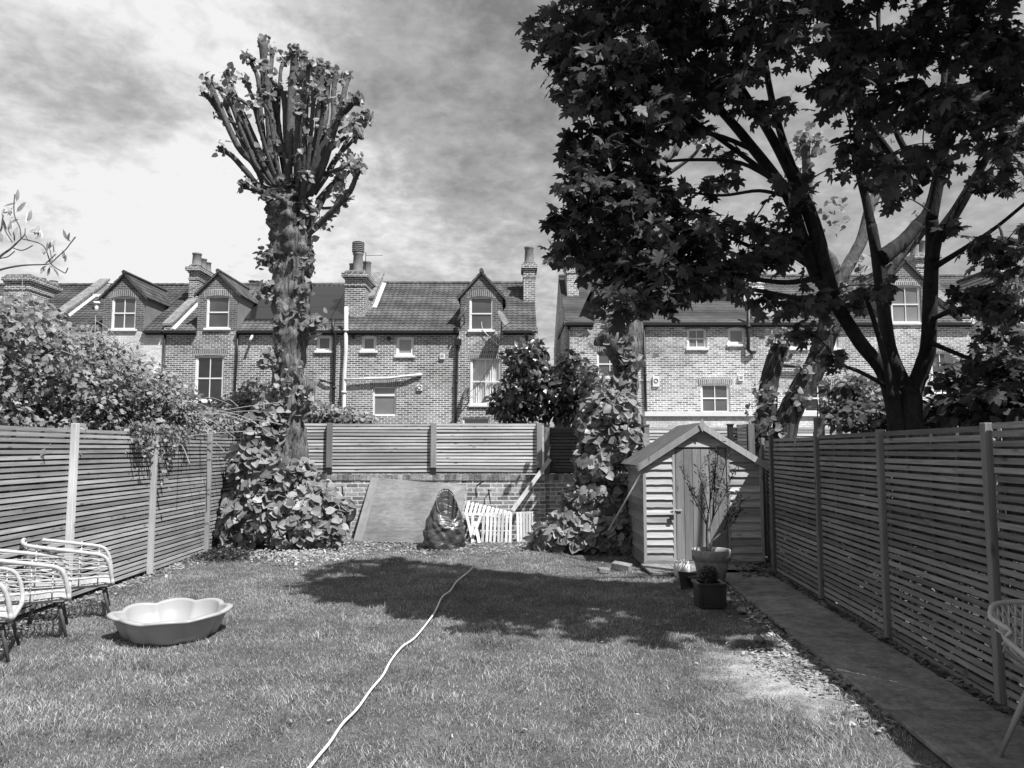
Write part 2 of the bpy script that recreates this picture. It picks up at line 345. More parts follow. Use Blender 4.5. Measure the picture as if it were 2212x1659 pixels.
T_SMALL = fan(mirror([(.3, .1, .05), (.34, .35, .06), (.5, .5, 0), (.2, .62, .02)], (0, 1, -.08), (0, 0, 0)), (0, .4, -.02))
T_LANCE = (np.array([(0, 0, 0), (.13, .3, .03), (.12, .65, .02), (0, 1, -.08), (-.12, .65, .02), (-.13, .3, .03), (0, .33, -.01), (0, .66, -.02)], float),
           np.array([(0, 1, 6), (1, 2, 7), (1, 7, 6), (2, 3, 7), (3, 4, 7), (4, 5, 6), (4, 6, 7), (5, 0, 6)]))
T_OVAL = (T_LANCE[0] * np.array([1.9, 1, 1.3]), T_LANCE[1])
def leaves(name, pts, size, tmpl, m, parent=None, up=(0, -.2, 1), spread=.6, droop=.35, out=None, jit=.3):
    pts = np.asarray(pts, float); N = len(pts); V, F = tmpl
    s = np.broadcast_to(np.asarray(size, float), (N,)) * (1 + jit * (rng.random(N) * 2 - 1))
    n = np.array(up, float)[None] + rng.normal(size=(N, 3)) * spread
    if out is not None: n = n + out * .7
    n /= np.linalg.norm(n, axis=1)[:, None]
    t = rng.normal(size=(N, 3)); t[:, 2] -= droop * 2
    if out is not None: t = t + out * 1.2
    t -= n * (t * n).sum(1)[:, None]; t /= np.linalg.norm(t, axis=1)[:, None] + 1e-9; b = np.cross(t, n)
    fold = rng.uniform(.2, 1.7, N)
    W = pts[:, None, :] + s[:, None, None] * (V[None, :, 0:1] * b[:, None, :] + V[None, :, 1:2] * t[:, None, :] + V[None, :, 2:3] * (fold[:, None, None] * n[:, None, :]))
    k = len(V); FF = (F[None] + (np.arange(N) * k)[:, None, None]).reshape(-1, 3)
    r = np.repeat(rng.random(N), len(F))
    return link(name, mesh_from(name, W.reshape(-1, 3), FF, m, True, r), parent)
def in_ball(n):
    p = rng.normal(size=(n, 3)); p /= np.linalg.norm(p, axis=1)[:, None]; return p * rng.random(n)[:, None] ** (1 / 2.2)
def shell_ball(n, thin=.3):
    p = rng.normal(size=(n, 3)); p /= np.linalg.norm(p, axis=1)[:, None]; return p * (1 - thin * rng.random(n)[:, None] ** 1.6), p
def px_r(r, y): return r * y / 1600.0

# ------------------------------------------------------------------ ground
def XL(y): return -4.79 - .025 * (y - 8.16)
def XR(y): return 3.10 + .069 * (np.minimum(y, 9.9) - 4.86) + .27 * np.maximum(y - 9.9, 0)
def PXL(y): return 2.30 + .065 * (y - 4.26)
def bumpy(x, y): return .018 * math.sin(x * 2.1 + 1.3 * math.sin(y * 1.3)) * math.cos(y * 1.7) + .01 * math.sin(x * 5.3 + y * 3.1)
def setting():
    me = mesh_from('ground', [(-300, -100, -.06), (300, -100, -.06), (300, 500, -.06), (-300, 500, -.06)], [(0, 1, 2, 3)], M['soil'])
    tag(link('ground', me), kind='structure')
    a = NM('lawn_soil', .95, .1); c = a.range(a.noise(a.pos, 3, 8, .65), .3, .7, .06, .16)
    dv = a.n('ShaderNodeVectorMath', operation='SUBTRACT'); a.L(a.pos, dv.inputs[0]); ec = G(1700, 1462); dv.inputs[1].default_value = (ec.x, ec.y, 0); dl = a.n('ShaderNodeVectorMath', operation='LENGTH'); a.L(a.sc(dv.outputs[0], 1.9, 1.35, 0), dl.inputs[0])
    ed = a.math('ADD', dl.outputs['Value'], a.range(a.noise(a.pos, 4, 7, .7), .3, .7, -.4, .4)); mk = a.range(ed, 1.15, .55, 0, 1)
    mx = a.n('ShaderNodeMix'); a.L(mk, mx.inputs[0]); a.L(c, mx.inputs[2]); a.L(a.range(a.noise(a.pos, 7, 8, .7), .3, .7, .2, .46), mx.inputs[3]); c = mx.outputs[0]
    c = a.math('MULTIPLY', c, a.range(a.noise(a.pos, 60, 4, .7), .3, .7, .5, 1.5)); a.color(c); a.bump(a.noise(a.pos, 40, 5, .7), .6, .02)
    xs = np.linspace(-4.9, 3.9, 89); ys = np.linspace(1.0, 14.05, 132); v = [(x, y, bumpy(x, y) * (1 if x < 2 else .3) - .012) for y in ys for x in xs]
    n = len(xs); f = [(j * n + i, j * n + i + 1, (j + 1) * n + i + 1, (j + 1) * n + i) for j in range(len(ys) - 1) for i in range(n - 1)]
    tag(link('lawn', mesh_from('lawn', v, f, a.m, True)), kind='structure')
    # path of slabs
    a = NM('paving_slab', .85, .2); c = a.range(a.noise(a.pos, 3, 7, .65), .3, .7, .17, .34); c = a.math('MULTIPLY', c, a.range(a.noise(a.pos, 12, 8, .75), .3, .6, .6, 1.1)); c = a.math('MULTIPLY', c, a.range(a.noise(a.pos, 50, 3, .6), .3, .7, .85, 1.15)); c = a.math('MULTIPLY', c, a.range(a.attr(), 0, 1, .85, 1.2)); a.color(c); a.bump(a.noise(a.pos, 30, 5, .7), .3, .004)
    m = MB(); y = 1.2
    while y < 9.7:
        y2 = y + .9; m.prism([(PXL(y), y, .0), (PXL(y) + .68, y, .0), (PXL(y2) + .68, y2 - .014, .0), (PXL(y2), y2 - .014, .0)], (0, 0, .035)); y = y2
    for i in range(4): m.prism([(1.82 + i * .4, 9.95, 0), (2.213 + i * .4, 9.95, 0), (2.213 + i * .4, 10.70, 0), (1.82 + i * .4, 10.70, 0)], (0, 0, .035))
    tag(m.build('path', a.m, bevel=.004), kind='structure')
setting()

def chips(name, n, region, m, lo, hi, flatn=.35, kind='stuff', zoff=0.0):
    P0 = np.array([region() for _ in range(n)]); s = rng.uniform(lo, hi, n)
    base = np.array([(-1, -.5, 0), (1, -.45, 0), (.8, .5, .1), (-.9, .45, .05), (-.5, -.2, 1), (.6, .2, .9)], float) * np.array([1, 1, flatn])
    F = np.array([(0, 1, 2), (0, 2, 3), (0, 1, 5), (0, 5, 4), (1, 2, 5), (2, 3, 5), (3, 4, 5), (3, 0, 4)])
    an = rng.uniform(0, 6.28, n); ti = rng.normal(0, .35, n); st = rng.uniform(.5, 1.3, n)
    V = base[None] * s[:, None, None]; V[:, :, 1] *= st[:, None]
    x, y, z = V[..., 0].copy(), V[..., 1].copy(), V[..., 2].copy(); z2 = z + x * np.sin(ti)[:, None]
    V = np.stack([x * np.cos(an)[:, None] - y * np.sin(an)[:, None], x * np.sin(an)[:, None] + y * np.cos(an)[:, None], z2], -1) + P0[:, None, :]
    FF = (F[None] + (np.arange(n) * 6)[:, None, None]).reshape(-1, 3)
    o = link(name, mesh_from(name, V.reshape(-1, 3), FF, m, False, np.repeat(rng.random(n), 8))); tag(o, kind=kind); return o

def grass():
    def blades(name, n, xr, yr, h, w, dens, m):
        x = rng.uniform(*xr, n); y = rng.uniform(*yr, n) ; keep = dens(x, y) > rng.random(n); x, y = x[keep], y[keep]; n = len(x)
        z = np.array([bumpy(a, b) for a, b in zip(x, y)]) - .015
        patch = .5 + .5 * np.sin(x * 3.1 + 2 * np.sin(y * 2.3)) * np.sin(y * 2.7 + 1.5 * np.sin(x * 1.9)); tuft = .5 + .5 * np.sin(x * 11 + 3 * np.sin(y * 7)) * np.sin(y * 13 + 2 * np.sin(x * 9))
        hh = h * rng.uniform(.4, 1.25, n) * (.65 + .4 * patch + .35 * tuft) * np.where(rng.random(n) < .04, 1.7, 1); a = rng.uniform(0, 6.28, n); l = rng.uniform(.2, 1.5, n) * hh
        ld = a + rng.normal(0, .9, n) + 1.2 * np.sin(x * 2.2 + y); wx = np.cos(a) * w; wy = np.sin(a) * w; lx = np.cos(ld + 1.57) * l; ly = np.sin(ld + 1.57) * l
        b = np.stack([x, y, z], 1); v = np.zeros((n, 5, 3))
        v[:, 0] = b - np.stack([wx, wy, 0 * wx], 1); v[:, 1] = b + np.stack([wx, wy, 0 * wx], 1)
        mid = b + np.stack([lx * .35, ly * .35, hh * .62], 1); v[:, 2] = mid + .7 * np.stack([wx, wy, 0 * wx], 1); v[:, 3] = mid - .7 * np.stack([wx, wy, 0 * wx], 1)
        v[:, 4] = b + np.stack([lx, ly, hh * .95], 1)
        F = np.array([(0, 1, 2), (0, 2, 3), (3, 2, 4)]); FF = (F[None] + (np.arange(n) * 5)[:, None, None]).reshape(-1, 3)
        r = np.clip(.15 + .3 * patch + .2 * tuft + rng.normal(0, .3, n), 0, 1)
        o = link(name, mesh_from(name, v.reshape(-1, 3), FF, m, True, np.repeat(r, 3))); tag(o, 'short patchy lawn grass, longer in loose tufts', 'grass', kind='stuff'); return o
    a = NM('grass_blade', .5, .35); c = a.range(a.attr(), 0, 1, .14, .62); c = a.math('MULTIPLY', c, a.range(a.noise(a.pos, 1.3, 8, .75), .34, .66, .5, 1.35)); a.color(c)
    tr = a.n('ShaderNodeBsdfTranslucent'); a.L(c, tr.inputs[0]); mx = a.n('ShaderNodeMixShader'); mx.inputs[0].default_value = .25
    a.L(a.b.outputs[0], mx.inputs[1]); a.L(tr.outputs[0], mx.inputs[2]); a.L(mx.outputs[0], a.out.inputs[0])
    ep = G(1700, 1462)
    def dens(x, y):
        d = np.ones_like(x); d *= np.where(x > np.array(PXL(y)) - .02, 0, 1); edge = 11.75 + .25 * np.sin(x * 2.3) + .12 * np.sin(x * 6.1)
        d *= np.clip(1 - (y - edge) / .6, .04, 1); d *= np.clip((np.sqrt(((x - ep.x) / .52) ** 2 + ((y - ep.y) / .75) ** 2) + .25 * np.sin(x * 9 + 2 * np.sin(y * 7)) * np.sin(y * 8 + x * 3) + .1 * np.sin(x * 31) * np.sin(y * 27) - .6) * 1.6, .05, 1)
        d *= np.where((x > 1.75) & (y > 9.85), .04, 1); d *= np.clip((x - XL(y) - .05) * 3, .15, 1); return d * np.where(y > 8.5, .75, 1)
    blades('grass', 430000, (-4.9, 2.75), (3.0, 12.6), .025, .0021, dens, a.m)
    cl = rng.uniform(0, 1, (150, 2)) * np.array([7.2, 8.6]) + np.array([-4.8, 3.2])
    def dens2(x, y):
        d = np.zeros_like(x)
        for c_ in cl: d = np.maximum(d, np.exp(-((x - c_[0]) ** 2 + (y - c_[1]) ** 2) / .009))
        return d * dens(x, y)
    blades('grass', 420000, (-4.9, 2.5), (3.0, 12.0), .045, .0026, dens2, a.m)
grass()
chips('wood_chips', 5200, lambda: (random.uniform(-4.6, 2.0), (lambda t: 11.9 + 2.0 * t)(random.random() ** .9), .012), M['chip'], .006, .028)
def rub():
    p = G(random.triangular(520, 780, 640), random.gauss(1198, 11)); return (p.x, p.y, .01 + random.random() * .04)
chips('rubble', 1100, rub, M['rub'], .01, .032, .7)
chips('leaf_litter', 2600, lambda: (lambda y: (XR(y) - .03 - random.random() ** 1.5 * (XR(y) - PXL(y) - .72 if y < 9.6 else .5), y, .015 + random.random() * .03))(random.uniform(3.2, 11)), M['litter'], .015, .045, .4)
chips('soil_crumbs', 700, lambda: (lambda y: (PXL(y) - abs(random.gauss(0, .13)) - .01, y, .01))(random.uniform(4.5, 9.6)), M['chip'], .01, .03)
chips('earth_clods', 330, lambda: (lambda p: (p.x + random.gauss(0, .14), p.y + random.gauss(0, .35), .015))(G(1690, 1440)), M['chip'], .008, .025)
chips('lawn_debris', 260, lambda: (random.uniform(-4.5, 2.2), random.uniform(3.5, 11.6), .022), M['chip'], .006, .016)
chips('fence_foot_litter', 900, lambda: (lambda y: (XL(y) + .03 + abs(random.gauss(0, .16)), y, .012))(random.uniform(6, 12)), M['chip'], .008, .028)

# ------------------------------------------------------------------ fences
def fence_panel(root, a, b, z0, z1, mat, pitch=.0575, sl=.037, back=True, battens=3, side=1, wob=.0015):
    m = MB(); d = Vector((b[0] - a[0], b[1] - a[1], 0)); d.normalize(); nrm = Vector((-d.y, d.x, 0)) * side
    a = Vector((a[0], a[1], 0)); b = Vector((b[0], b[1], 0)); n = int((z1 - z0 - sl) / pitch) + 1
    for i in range(n):
        z = z1 - sl / 2 - i * pitch
        m.bar(a + Vector((0, 0, z + random.uniform(-wob, wob) * 3)) + nrm * random.uniform(-wob, wob), b + Vector((0, 0, z + random.uniform(-wob, wob) * 3)), .014, sl + random.uniform(-.002, .002))
    m.build('slat_panel', mat, root)
    m = MB()
    for k in range(battens):
        p = a.lerp(b, (k + 1) / (battens + 1)) + nrm * .022; m.bar(p + Vector((0, 0, z0)), p + Vector((0, 0, z1)), .03, .022, up=nrm)
    for p in (a + d * .015, b - d * .015): p = p + nrm * .022; m.bar(p + Vector((0, 0, z0)), p + Vector((0, 0, z1)), .03, .022, up=nrm)
    if back:
        for i in range(n): z = z1 - sl / 2 - (i + .5) * pitch; m.bar(a + nrm * .06 + Vector((0, 0, z)), b + nrm * .06 + Vector((0, 0, z)), .014, sl)
    m.build('batten_frame', M['post_d'], root)
def post(root, x, y, z0, z1, w, mat, cap=0, rz=0):
    m = MB(); m.bar((x, y, z0), (x, y, z1), w, w, up=(math.sin(rz), math.cos(rz), 0)); o = m.build('post', mat, root, bevel=.004)
    if cap: c = MB(); c.box(x - w * .62, x + w * .62, y - w * .62, y + w * .62, z1, z1 + .025); c.build('post_cap', mat, o)
    return o
lf = thing('slatted_fence', 'sunlit grey horizontal slat fence along the left side, behind the white rattan chairs', 'fence', (XL(8), 8, 0))
ly = [2.35, 4.28, 6.21, 8.14, 10.08, 12.03, 13.95]
for i in range(6): fence_panel(lf, (XL(ly[i]), ly[i] + .05), (XL(ly[i + 1]), ly[i + 1] - .05), .0, 1.87 + (.03 if i > 3 else 0), M['slat_y'], side=1)
for i, y in enumerate(ly): post(lf, XL(y) + .025, y, 0, 1.84 if y in (6.21, 10.08) else 1.93, .066, M['post_l'])
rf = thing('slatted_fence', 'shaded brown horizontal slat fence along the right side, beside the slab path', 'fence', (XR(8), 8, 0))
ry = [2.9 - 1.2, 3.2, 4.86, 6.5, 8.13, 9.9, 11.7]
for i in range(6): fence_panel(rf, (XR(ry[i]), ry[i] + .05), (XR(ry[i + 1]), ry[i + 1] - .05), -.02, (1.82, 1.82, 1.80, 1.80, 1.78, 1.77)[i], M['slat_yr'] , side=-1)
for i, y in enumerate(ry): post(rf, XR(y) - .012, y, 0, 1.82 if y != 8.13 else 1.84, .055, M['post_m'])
post(rf, XR(8.3) + .08, 8.3, 0, 2.0, .09, M['post_m'])
# wall and fence across the back
bw = thing('garden_wall', 'low weathered brick wall with upright cap bricks across the back of the garden', 'wall', (0, 14.1, 0))
m = MB(); m.box(-4.95, .62, 14.0, 14.24, -.05, 1.065); m.box(.622, 3.9, 14.12, 14.34, -.05, 1.065); m.build('wall', M['wallbrick'], bw)
m = MB(); x = -4.95
while x < 3.85:
    w = random.uniform(.098, .108); yy = 13.985 if x < .55 else 14.10
    m.box(x, x + w, yy + random.uniform(-.006, .006), yy + .25, 1.066, 1.172 + random.uniform(-.006, .004)); x += w + .009
m.build('cap_brick', plain('cap_bricks', .15, .38, 7, .9, .1, fine=4, per=.45, bump=.5), bw)
m = MB(); m.box(-4.95, .61, 13.992, 14.22, 1.0655, 1.158); m.box(.615, 3.85, 14.108, 14.32, 1.0655, 1.158)
m.build('mortar', plain('lime_mortar', .35, .65, 9, .95, .1), bw)
bf = thing('slatted_fence', 'pale sunlit slat fence standing on top of the brick wall at the back', 'fence', (-1.5, 14.1, 1.18))
bx = [P(u, 960, 14.06).x for u in (489, 713, 937, 1165)]
for i in range(3): fence_panel(bf, (bx[i] + .05, 14.06), (bx[i + 1] - .05, 14.06), 1.2, 2.125, M['slat_x'], pitch=.0615, sl=.041, side=1, wob=.0025)
for x in bx: post(bf, x, 14.02, 1.3 if x < .4 else 1.3, 2.135, .1, M['post_m']); post(bf, x, 14.03, 1.175, 1.299, .102, M['iron'])
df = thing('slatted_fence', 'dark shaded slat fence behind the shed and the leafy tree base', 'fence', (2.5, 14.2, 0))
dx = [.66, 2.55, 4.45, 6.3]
for i in range(3): fence_panel(df, (dx[i] + .05, 14.2), (dx[i + 1] - .05, 14.2), 1.18, 2.06, M['slat_xd'] if i < 1 else M['slat_x'], pitch=.0615, sl=.044, side=1)  # first panel's shade is put into its darker slat colour
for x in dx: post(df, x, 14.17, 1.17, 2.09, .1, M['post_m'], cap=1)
gp = thing('screen_panel', 'dark slatted screen and capped post standing behind the shed roof', 'screen', (4.05, 13.2, 0))
p0 = P(1592, 930, 13.3); m = MB()
for i in range(16): m.bar((p0.x + .0, 13.3, 2.06 - i * .0615), (p0.x + .22, 13.42, 2.06 - i * .0615), .014, .045)
m.build('slat_panel', M['slat_xd'], gp); post(gp, p0.x + .28, 13.44, 0, 2.1, .12, M['post_d']); post(gp, p0.x - .12, 13.3, 0, 2.07, .09, M['iron'], cap=1)

# ------------------------------------------------------------------ shed
def shed():
    y0 = 10.75; xl = P(1391, 1100, y0).x; xr = P(1646, 1100, y0).x; xm = P(1513, 930, y0).x; y1 = y0 + 1.35
    ze = P(1390, 1003, y0).z; za = P(1513, 922, y0).z; s = thing('garden_shed', 'small wooden garden shed with overlapping boards, pitched felt roof and padlocked plank door', 'shed', (xm, y0, 0))
    dl, dr = P(1460, 1100, y0).x, P(1570, 1100, y0).x; dt = P(1460, 969, y0).z
    def top(x): return ze + (za - ze) * (1 - abs(x - xm) / (xm - xl if x < xm else xr - xm)) - .02
    m = MB(); pitch = .107; z = .075; k = 0
    while z < za - .03:                                   # front weatherboards, each one tilted over the one below
        z2 = min(z + pitch + .015, za)
        segs = [(xl + .03, dl - .045), (dr + .045, xr - .03)] if z < dt - .02 else [(xl + .03, xr - .03)]
        for a, b in segs:
            if z > ze:                                    # clip to the gable
                f = (za - z - .02) / (za - ze); a = max(a, xm - (xm - xl) * f + .01); b = min(b, xm + (xr - xm) * f - .01)
            if b - a < .06: continue
            n = 5; xs = [a + (b - a) * i / n for i in range(n + 1)]; w = [random.uniform(-.0035, .0035) for _ in xs]
            vs = []
            for i, x in enumerate(xs): zt = min(z2, top(x) + .03); vs += [(x, y0 - .034, z + w[i]), (x, y0 - .002, zt), (x, y0 - .018, z + w[i]), (x, y0 + .01, zt)]
            fs = []
            for i in range(n): q = 4 * i; fs += [(q, q + 4, q + 5, q + 1), (q + 2, q + 3, q + 7, q + 6), (q, q + 2, q + 6, q + 4), (q + 1, q + 5, q + 7, q + 3)]
            fs += [(0, 1, 3, 2), (4 * n, 4 * n + 2, 4 * n + 3, 4 * n + 1)]; m.add(vs, fs)
        z += pitch
    m.build('front_boards', M['shedboard'], s)
    for x, sg in ((xl, -1), (xr, 1)):
        m = MB(); z = .075
        while z < ze - .03:
            m.add([(x + sg * .02, y0, z), (x + sg * .02, y1, z), (x, y1, z + pitch + .01), (x, y0, z + pitch + .01), (x - sg * .005, y0, z), (x - sg * .005, y1, z), (x - sg * .015, y1, z + pitch), (x - sg * .015, y0, z + pitch)],
                  [(0, 1, 2, 3), (7, 6, 5, 4), (0, 4, 5, 1), (0, 3, 7, 4), (1, 5, 6, 2)]); z += pitch
        m.build('side_boards', M['slat_yr'], s)
    m = MB(); m.add([(xl, y1, 0), (xr, y1, 0), (xr, y1, ze), (xm, y1, za), (xl, y1, ze)], [(0, 1, 2, 3, 4)]); m.add([(xl + .02, y0 + .03, 0), (xr - .02, y0 + .03, 0), (xr - .02, y0 + .03, ze), (xm, y0 + .03, za - .02), (xl + .02, y0 + .03, ze)], [(0, 1, 2, 3, 4)])
    m.build('rear_wall', M['slat_xd'], s)
    for a, b in ((xl - .012, xl + .03), (xr - .03, xr + .012)): m = MB(); m.box(a, b, y0 - .035, y0, .07, ze - .02); m.build('corner_post', M['shedtrim'], s)
    m = MB(); m.box(dl - .045, dl - .008, y0 - .03, y0 + .01, .07, dt + .01); m.box(dr + .008, dr + .045, y0 - .03, y0 + .01, .07, dt + .01); m.box(dl - .045, dr + .045, y0 - .028, y0 + .01, dt + .012, dt + .045); m.build('door_frame', M['shedtrim'], s)
    m = MB(); n = 6
    for i in range(n): a = dl + (dr - dl) * i / n; b = dl + (dr - dl) * (i + 1) / n; m.box(a + .002, b - .003, y0 - .018 - random.random() * .002, y0 + .004, .08, dt)
    d = m.build('door', M['sheddoor'], s, bevel=.002)
    hz = P(1462, 1103, y0).z; m = MB(); m.box(dl - .07, dl + .08, y0 - .042, y0 - .034, hz, hz + .022); m.tube([(dl - .03, y0 - .045, hz + .01), (dl - .05, y0 - .06, hz - .03), (dl - .07, y0 - .06, hz - .05)], .008, 6); m.build('hasp', M['lead'], d)
    m = MB(); m.box(dl - .105, dl - .045, y0 - .075, y0 - .045, hz - .125, hz - .05); m.build('padlock', M['iron'], d, bevel=.006)
    # roof
    oh = .13; fy = y0 - .075; ry1 = y1 + .1; m = MB(); m2 = MB(); sides = []
    for sg, xe in ((-1, xl), (1, xr)):
        dirv = Vector((xe - xm, 0, ze - za)); Ls = dirv.length; dirv.normalize(); nr = Vector((-dirv.z * sg, 0, abs(dirv.x))).normalized()
        a = Vector((xm, fy, za + .045)); b = a + dirv * (Ls + oh); th = nr * .018
        m.add([a, b, b + Vector((0, ry1 - fy, 0)), a + Vector((0, ry1 - fy, 0)), a + th, b + th, b + th + Vector((0, ry1 - fy, 0)), a + th + Vector((0, ry1 - fy, 0))], [(0, 1, 2, 3), (4, 7, 6, 5), (0, 4, 5, 1), (1, 5, 6, 2), (2, 6, 7, 3)])
        e = MB(); c0 = a + Vector((0, -.012, -.035)) - dirv * 0; c1 = b + Vector((0, -.012, -.035)); e.bar(c0, c1, .022, .085, up=nr); e.build('bargeboard', M['shedtrim'], s)
    m.build('roof', M['felt'], s)
    f = MB(); zc = za + .02; f.prism([(xm, fy - .028, zc + .1), (xm + .045, fy - .028, zc + .01), (xm, fy - .028, zc - .1), (xm - .045, fy - .028, zc + .01)], (0, -.012, 0)); f.build('finial', M['shedtrim'], s)
    m = MB(); m.box(xl - .02, xr + .02, y0 - .05, y1, .0, .07); m.build('base', M['render'], s)
shed()
m = MB(); a = P(1384, 1024, 10.6); b = G(1316, 1141 + 55); b = P(1314, 1146, 11.0); m.tube([a, a.lerp(b, .5) + Vector((0, 0, -.005)), b], .013, 8); tag(m.build('broom_handle', M['post_l'], smooth=True), 'thin wooden pole leaning on the left corner of the shed', 'pole')

# ------------------------------------------------------------------ things against the back wall
t = thing('plywood_sheet', 'large weathered plywood sheet leaning on the brick wall', 'board', G(840, 1175))
BL, BR, TR, TL = P(763, 1168, 13.55), P(992, 1187, 13.1), P(1009, 1049, 13.86), P(802, 1031, 13.93)
BL.z = BR.z = .005
m = MB(); nx, nz = 14, 10; th = Vector((0, .016, 0)); vs = []
for j in range(nz + 1):
    for i in range(nx + 1):
        s_, t_ = i / nx, j / nz; p = BL.lerp(BR, s_).lerp(TL.lerp(TR, s_), t_); p.y += -.03 * math.sin(math.pi * s_) * math.sin(math.pi * t_)
        if i == nx: p.x += random.uniform(-.03, .012)
        vs.append(p)
q = len(vs); vs2 = vs + [p + th for p in vs]; fs = [(j * (nx + 1) + i, j * (nx + 1) + i + 1, (j + 1) * (nx + 1) + i + 1, (j + 1) * (nx + 1) + i) for j in range(nz) for i in range(nx)]
fs += [tuple(q + k for k in reversed(f)) for f in fs]
edge = [i for i in range(nx + 1)] + [(j) * (nx + 1) + nx for j in range(1, nz + 1)] + [nz * (nx + 1) + i for i in range(nx - 1, -1, -1)] + [j * (nx + 1) for j in range(nz - 1, 0, -1)]
fs += [(edge[(k + 1) % len(edge)], edge[k], edge[k] + q, edge[(k + 1) % len(edge)] + q) for k in range(len(edge))]
m.add(vs2, fs, .5); m.build('panel', M['ply'], t)
m = MB()
for j in range(22):
    t_ = .25 + .75 * j / 22 if j < 21 else 1; p = BR.lerp(TR, t_) + Vector((random.uniform(-.03, .01), -.006, random.uniform(-.02, .02))); l = random.uniform(.02, .06)
    m.add([p, p + Vector((l, -.004, random.uniform(-.01, .03))), p + Vector((random.uniform(-.02, .01), -.003, random.uniform(.03, .07)))], [(0, 1, 2)])
m.build('splintered_edge', M['plyedge'], t)
m = MB(); m.add([BL + Vector((.005, -.006, .01)), BL.lerp(BR, .085) + Vector((0, -.02, 0)), TL.lerp(TR, .085) + Vector((0, -.016, -.005)), TL + Vector((.005, -.006, -.005))], [(0, 1, 2, 3)]); m.build('pale_strip', M['render'] if 0 else plain('bleached_ply', .24, .36, 5, .8, .2), t)

def sack():
    c = G(952, 1189); c.y += .3; t = thing('bin_bag', 'open black plastic rubbish sack slumped in front of the plywood', 'bin bag', c)
    n = 72; lv = 34; vs = []; H = .72
    for j in range(lv + 1):
        s_ = j / lv; z = H * s_; r = .35 * (1 - .02 * s_) * (1 - .46 * s_ ** 2.5) * (.93 + .07 * min(1, s_ * 10))
        ox = .08 * s_; oy = -.03 * s_
        for k in range(n):
            a = 2 * math.pi * k / n
            w = .020 * math.sin(3 * a + 9 * s_) + .013 * math.sin(7 * a - 14 * s_ + 2) + .011 * math.sin(11 * a + 21 * s_) + .008 * math.sin(17 * a + 30 * s_ + math.sin(5 * a))
            cr = -.02 * max(0, math.sin(26 * s_ + 3 * math.sin(2 * a + 1) + 1.2 * math.sin(5 * a))) * (1 - s_ * .4)
            rr = r + w * (1.15 - .8 * s_) + cr; tilt = (.25 * math.cos(a + 1.2) + .012 * math.sin(3 * a)) * max(0, s_ - .45) / .55
            vs.append((c.x + ox + rr * math.cos(a), c.y + oy + rr * math.sin(a) * .85, z - tilt * -1 * (-1) + (0)))
    fs = [(j * n + k, j * n + (k + 1) % n, (j + 1) * n + (k + 1) % n, (j + 1) * n + k) for j in range(lv) for k in range(n)]
    # fold the mouth over inwards
    base = len(vs)
    for j in range(1, 9):
        for k in range(n): v = vs[lv * n + k]; f = 1 - j * .05; cx_ = c.x + .08; cy_ = c.y - .03; vs.append((cx_ + (v[0] - cx_) * f, cy_ + (v[1] - cy_) * f, v[2] - j * .055 + .015 * (j == 1)))
    for j in range(8):
        for k in range(n):
            a0 = (lv * n if j == 0 else base + (j - 1) * n); b0 = base + j * n; fs.append((a0 + k, a0 + (k + 1) % n, b0 + (k + 1) % n, b0 + k))
    fs.append(tuple(base + 7 * n + k for k in range(n)))
    MB().add(vs, fs).build('sack', M['bag'], t, True)
    m = MB(); m.tube([Vector(vs[lv * n + k]) for k in range(n)], .009, 6, closed=True); m.build('rolled_rim', M['bag'], t, True)
    return t
sack()
def zp(zx, zy, y, o=(663.6, 884.8), s=.24): return P(o[0] + zx * s, o[1] + zy * s, y)
def slats_piece(label, lst, rails, w=.045):
    p = zp(*lst[0][0]); t = thing('garden_trellis', label, 'trellis', (p.x, p.y, 0))
    for a, b in lst: m = MB(); m.bar(zp(*a), zp(*b), w, .016, up=(0, 1, 0)); m.build('slat', M['palewood'], t)
    for a, b in rails: m = MB(); m.bar(zp(*a), zp(*b), .018, .04, up=(0, 1, .0)); m.build('rail', M['palewood'], t)
    return t
slats_piece('pale slatted panel tipped back against the brick wall, sloping down to the right', [((1420 + i * 36.5, 815 + i * 9.5, 13.8), (1387 + i * 36.5, 950 + i * 4, 13.55)) for i in range(12)],
            [((1400, 830, 13.83), (1850, 935, 13.83)), ((1385, 925, 13.60), (1800, 985, 13.60))])
slats_piece('pale upright slatted panel in full sun beneath the leaning plank', [((1592 + i * 34.5, 925, 13.5), (1578 + i * 35 + random.uniform(-3, 3), 1202 + random.uniform(-3, 3), 13.38)) for i in range(8)],
            [((1500, 938, 13.53), (1880, 932, 13.53)), ((1560, 1090, 13.45), (1840, 1090, 13.45))])
slats_piece('slatted panel at the right end of the stack, dappled by leaf shade', [((1893 + i * 28, 925, 13.5), (1900 + i * 27, 1195, 13.4)) for i in range(6)],
            [((1830, 930, 13.53), (2085, 920, 13.53)), ((1880, 1090, 13.47), (2050, 1090, 13.47))])
loose = [((1370, 945), (1372, 1190), 'upright by the bin bag'), ((1432, 935), (1500, 1215), 'leaning left to right in the gap'), ((1490, 930), (1487, 1215), 'standing in the gap beside the crossed pair'),
         ((1560, 960), (1500, 1130), 'leaning right to left, partly hidden'), ((1510, 1010), (1550, 1200), 'short, crossing at the foot'), ((2050, 920), (2120, 1140), 'dark and shaded by the leafy tree base')]
for i, (a, b, w) in enumerate(loose):
    m = MB(); m.bar(zp(a[0], a[1], 13.5), zp(b[0], b[1], 13.3), .05, .016, up=(0, 1, 0)); tag(m.build('timber_offcut', M['palewood'] if i < 5 else M['post_m']), 'loose wooden slat ' + w, 'timber', 'loose slats among the stacked panels')
m = MB(); m.bar(P(1188, 992, 13.95), P(1107, 1103, 13.62), .075, .035, up=(0, 1, 0)); tag(m.build('plank', M['plank']), 'long pale plank leaning diagonally on the wall', 'plank')
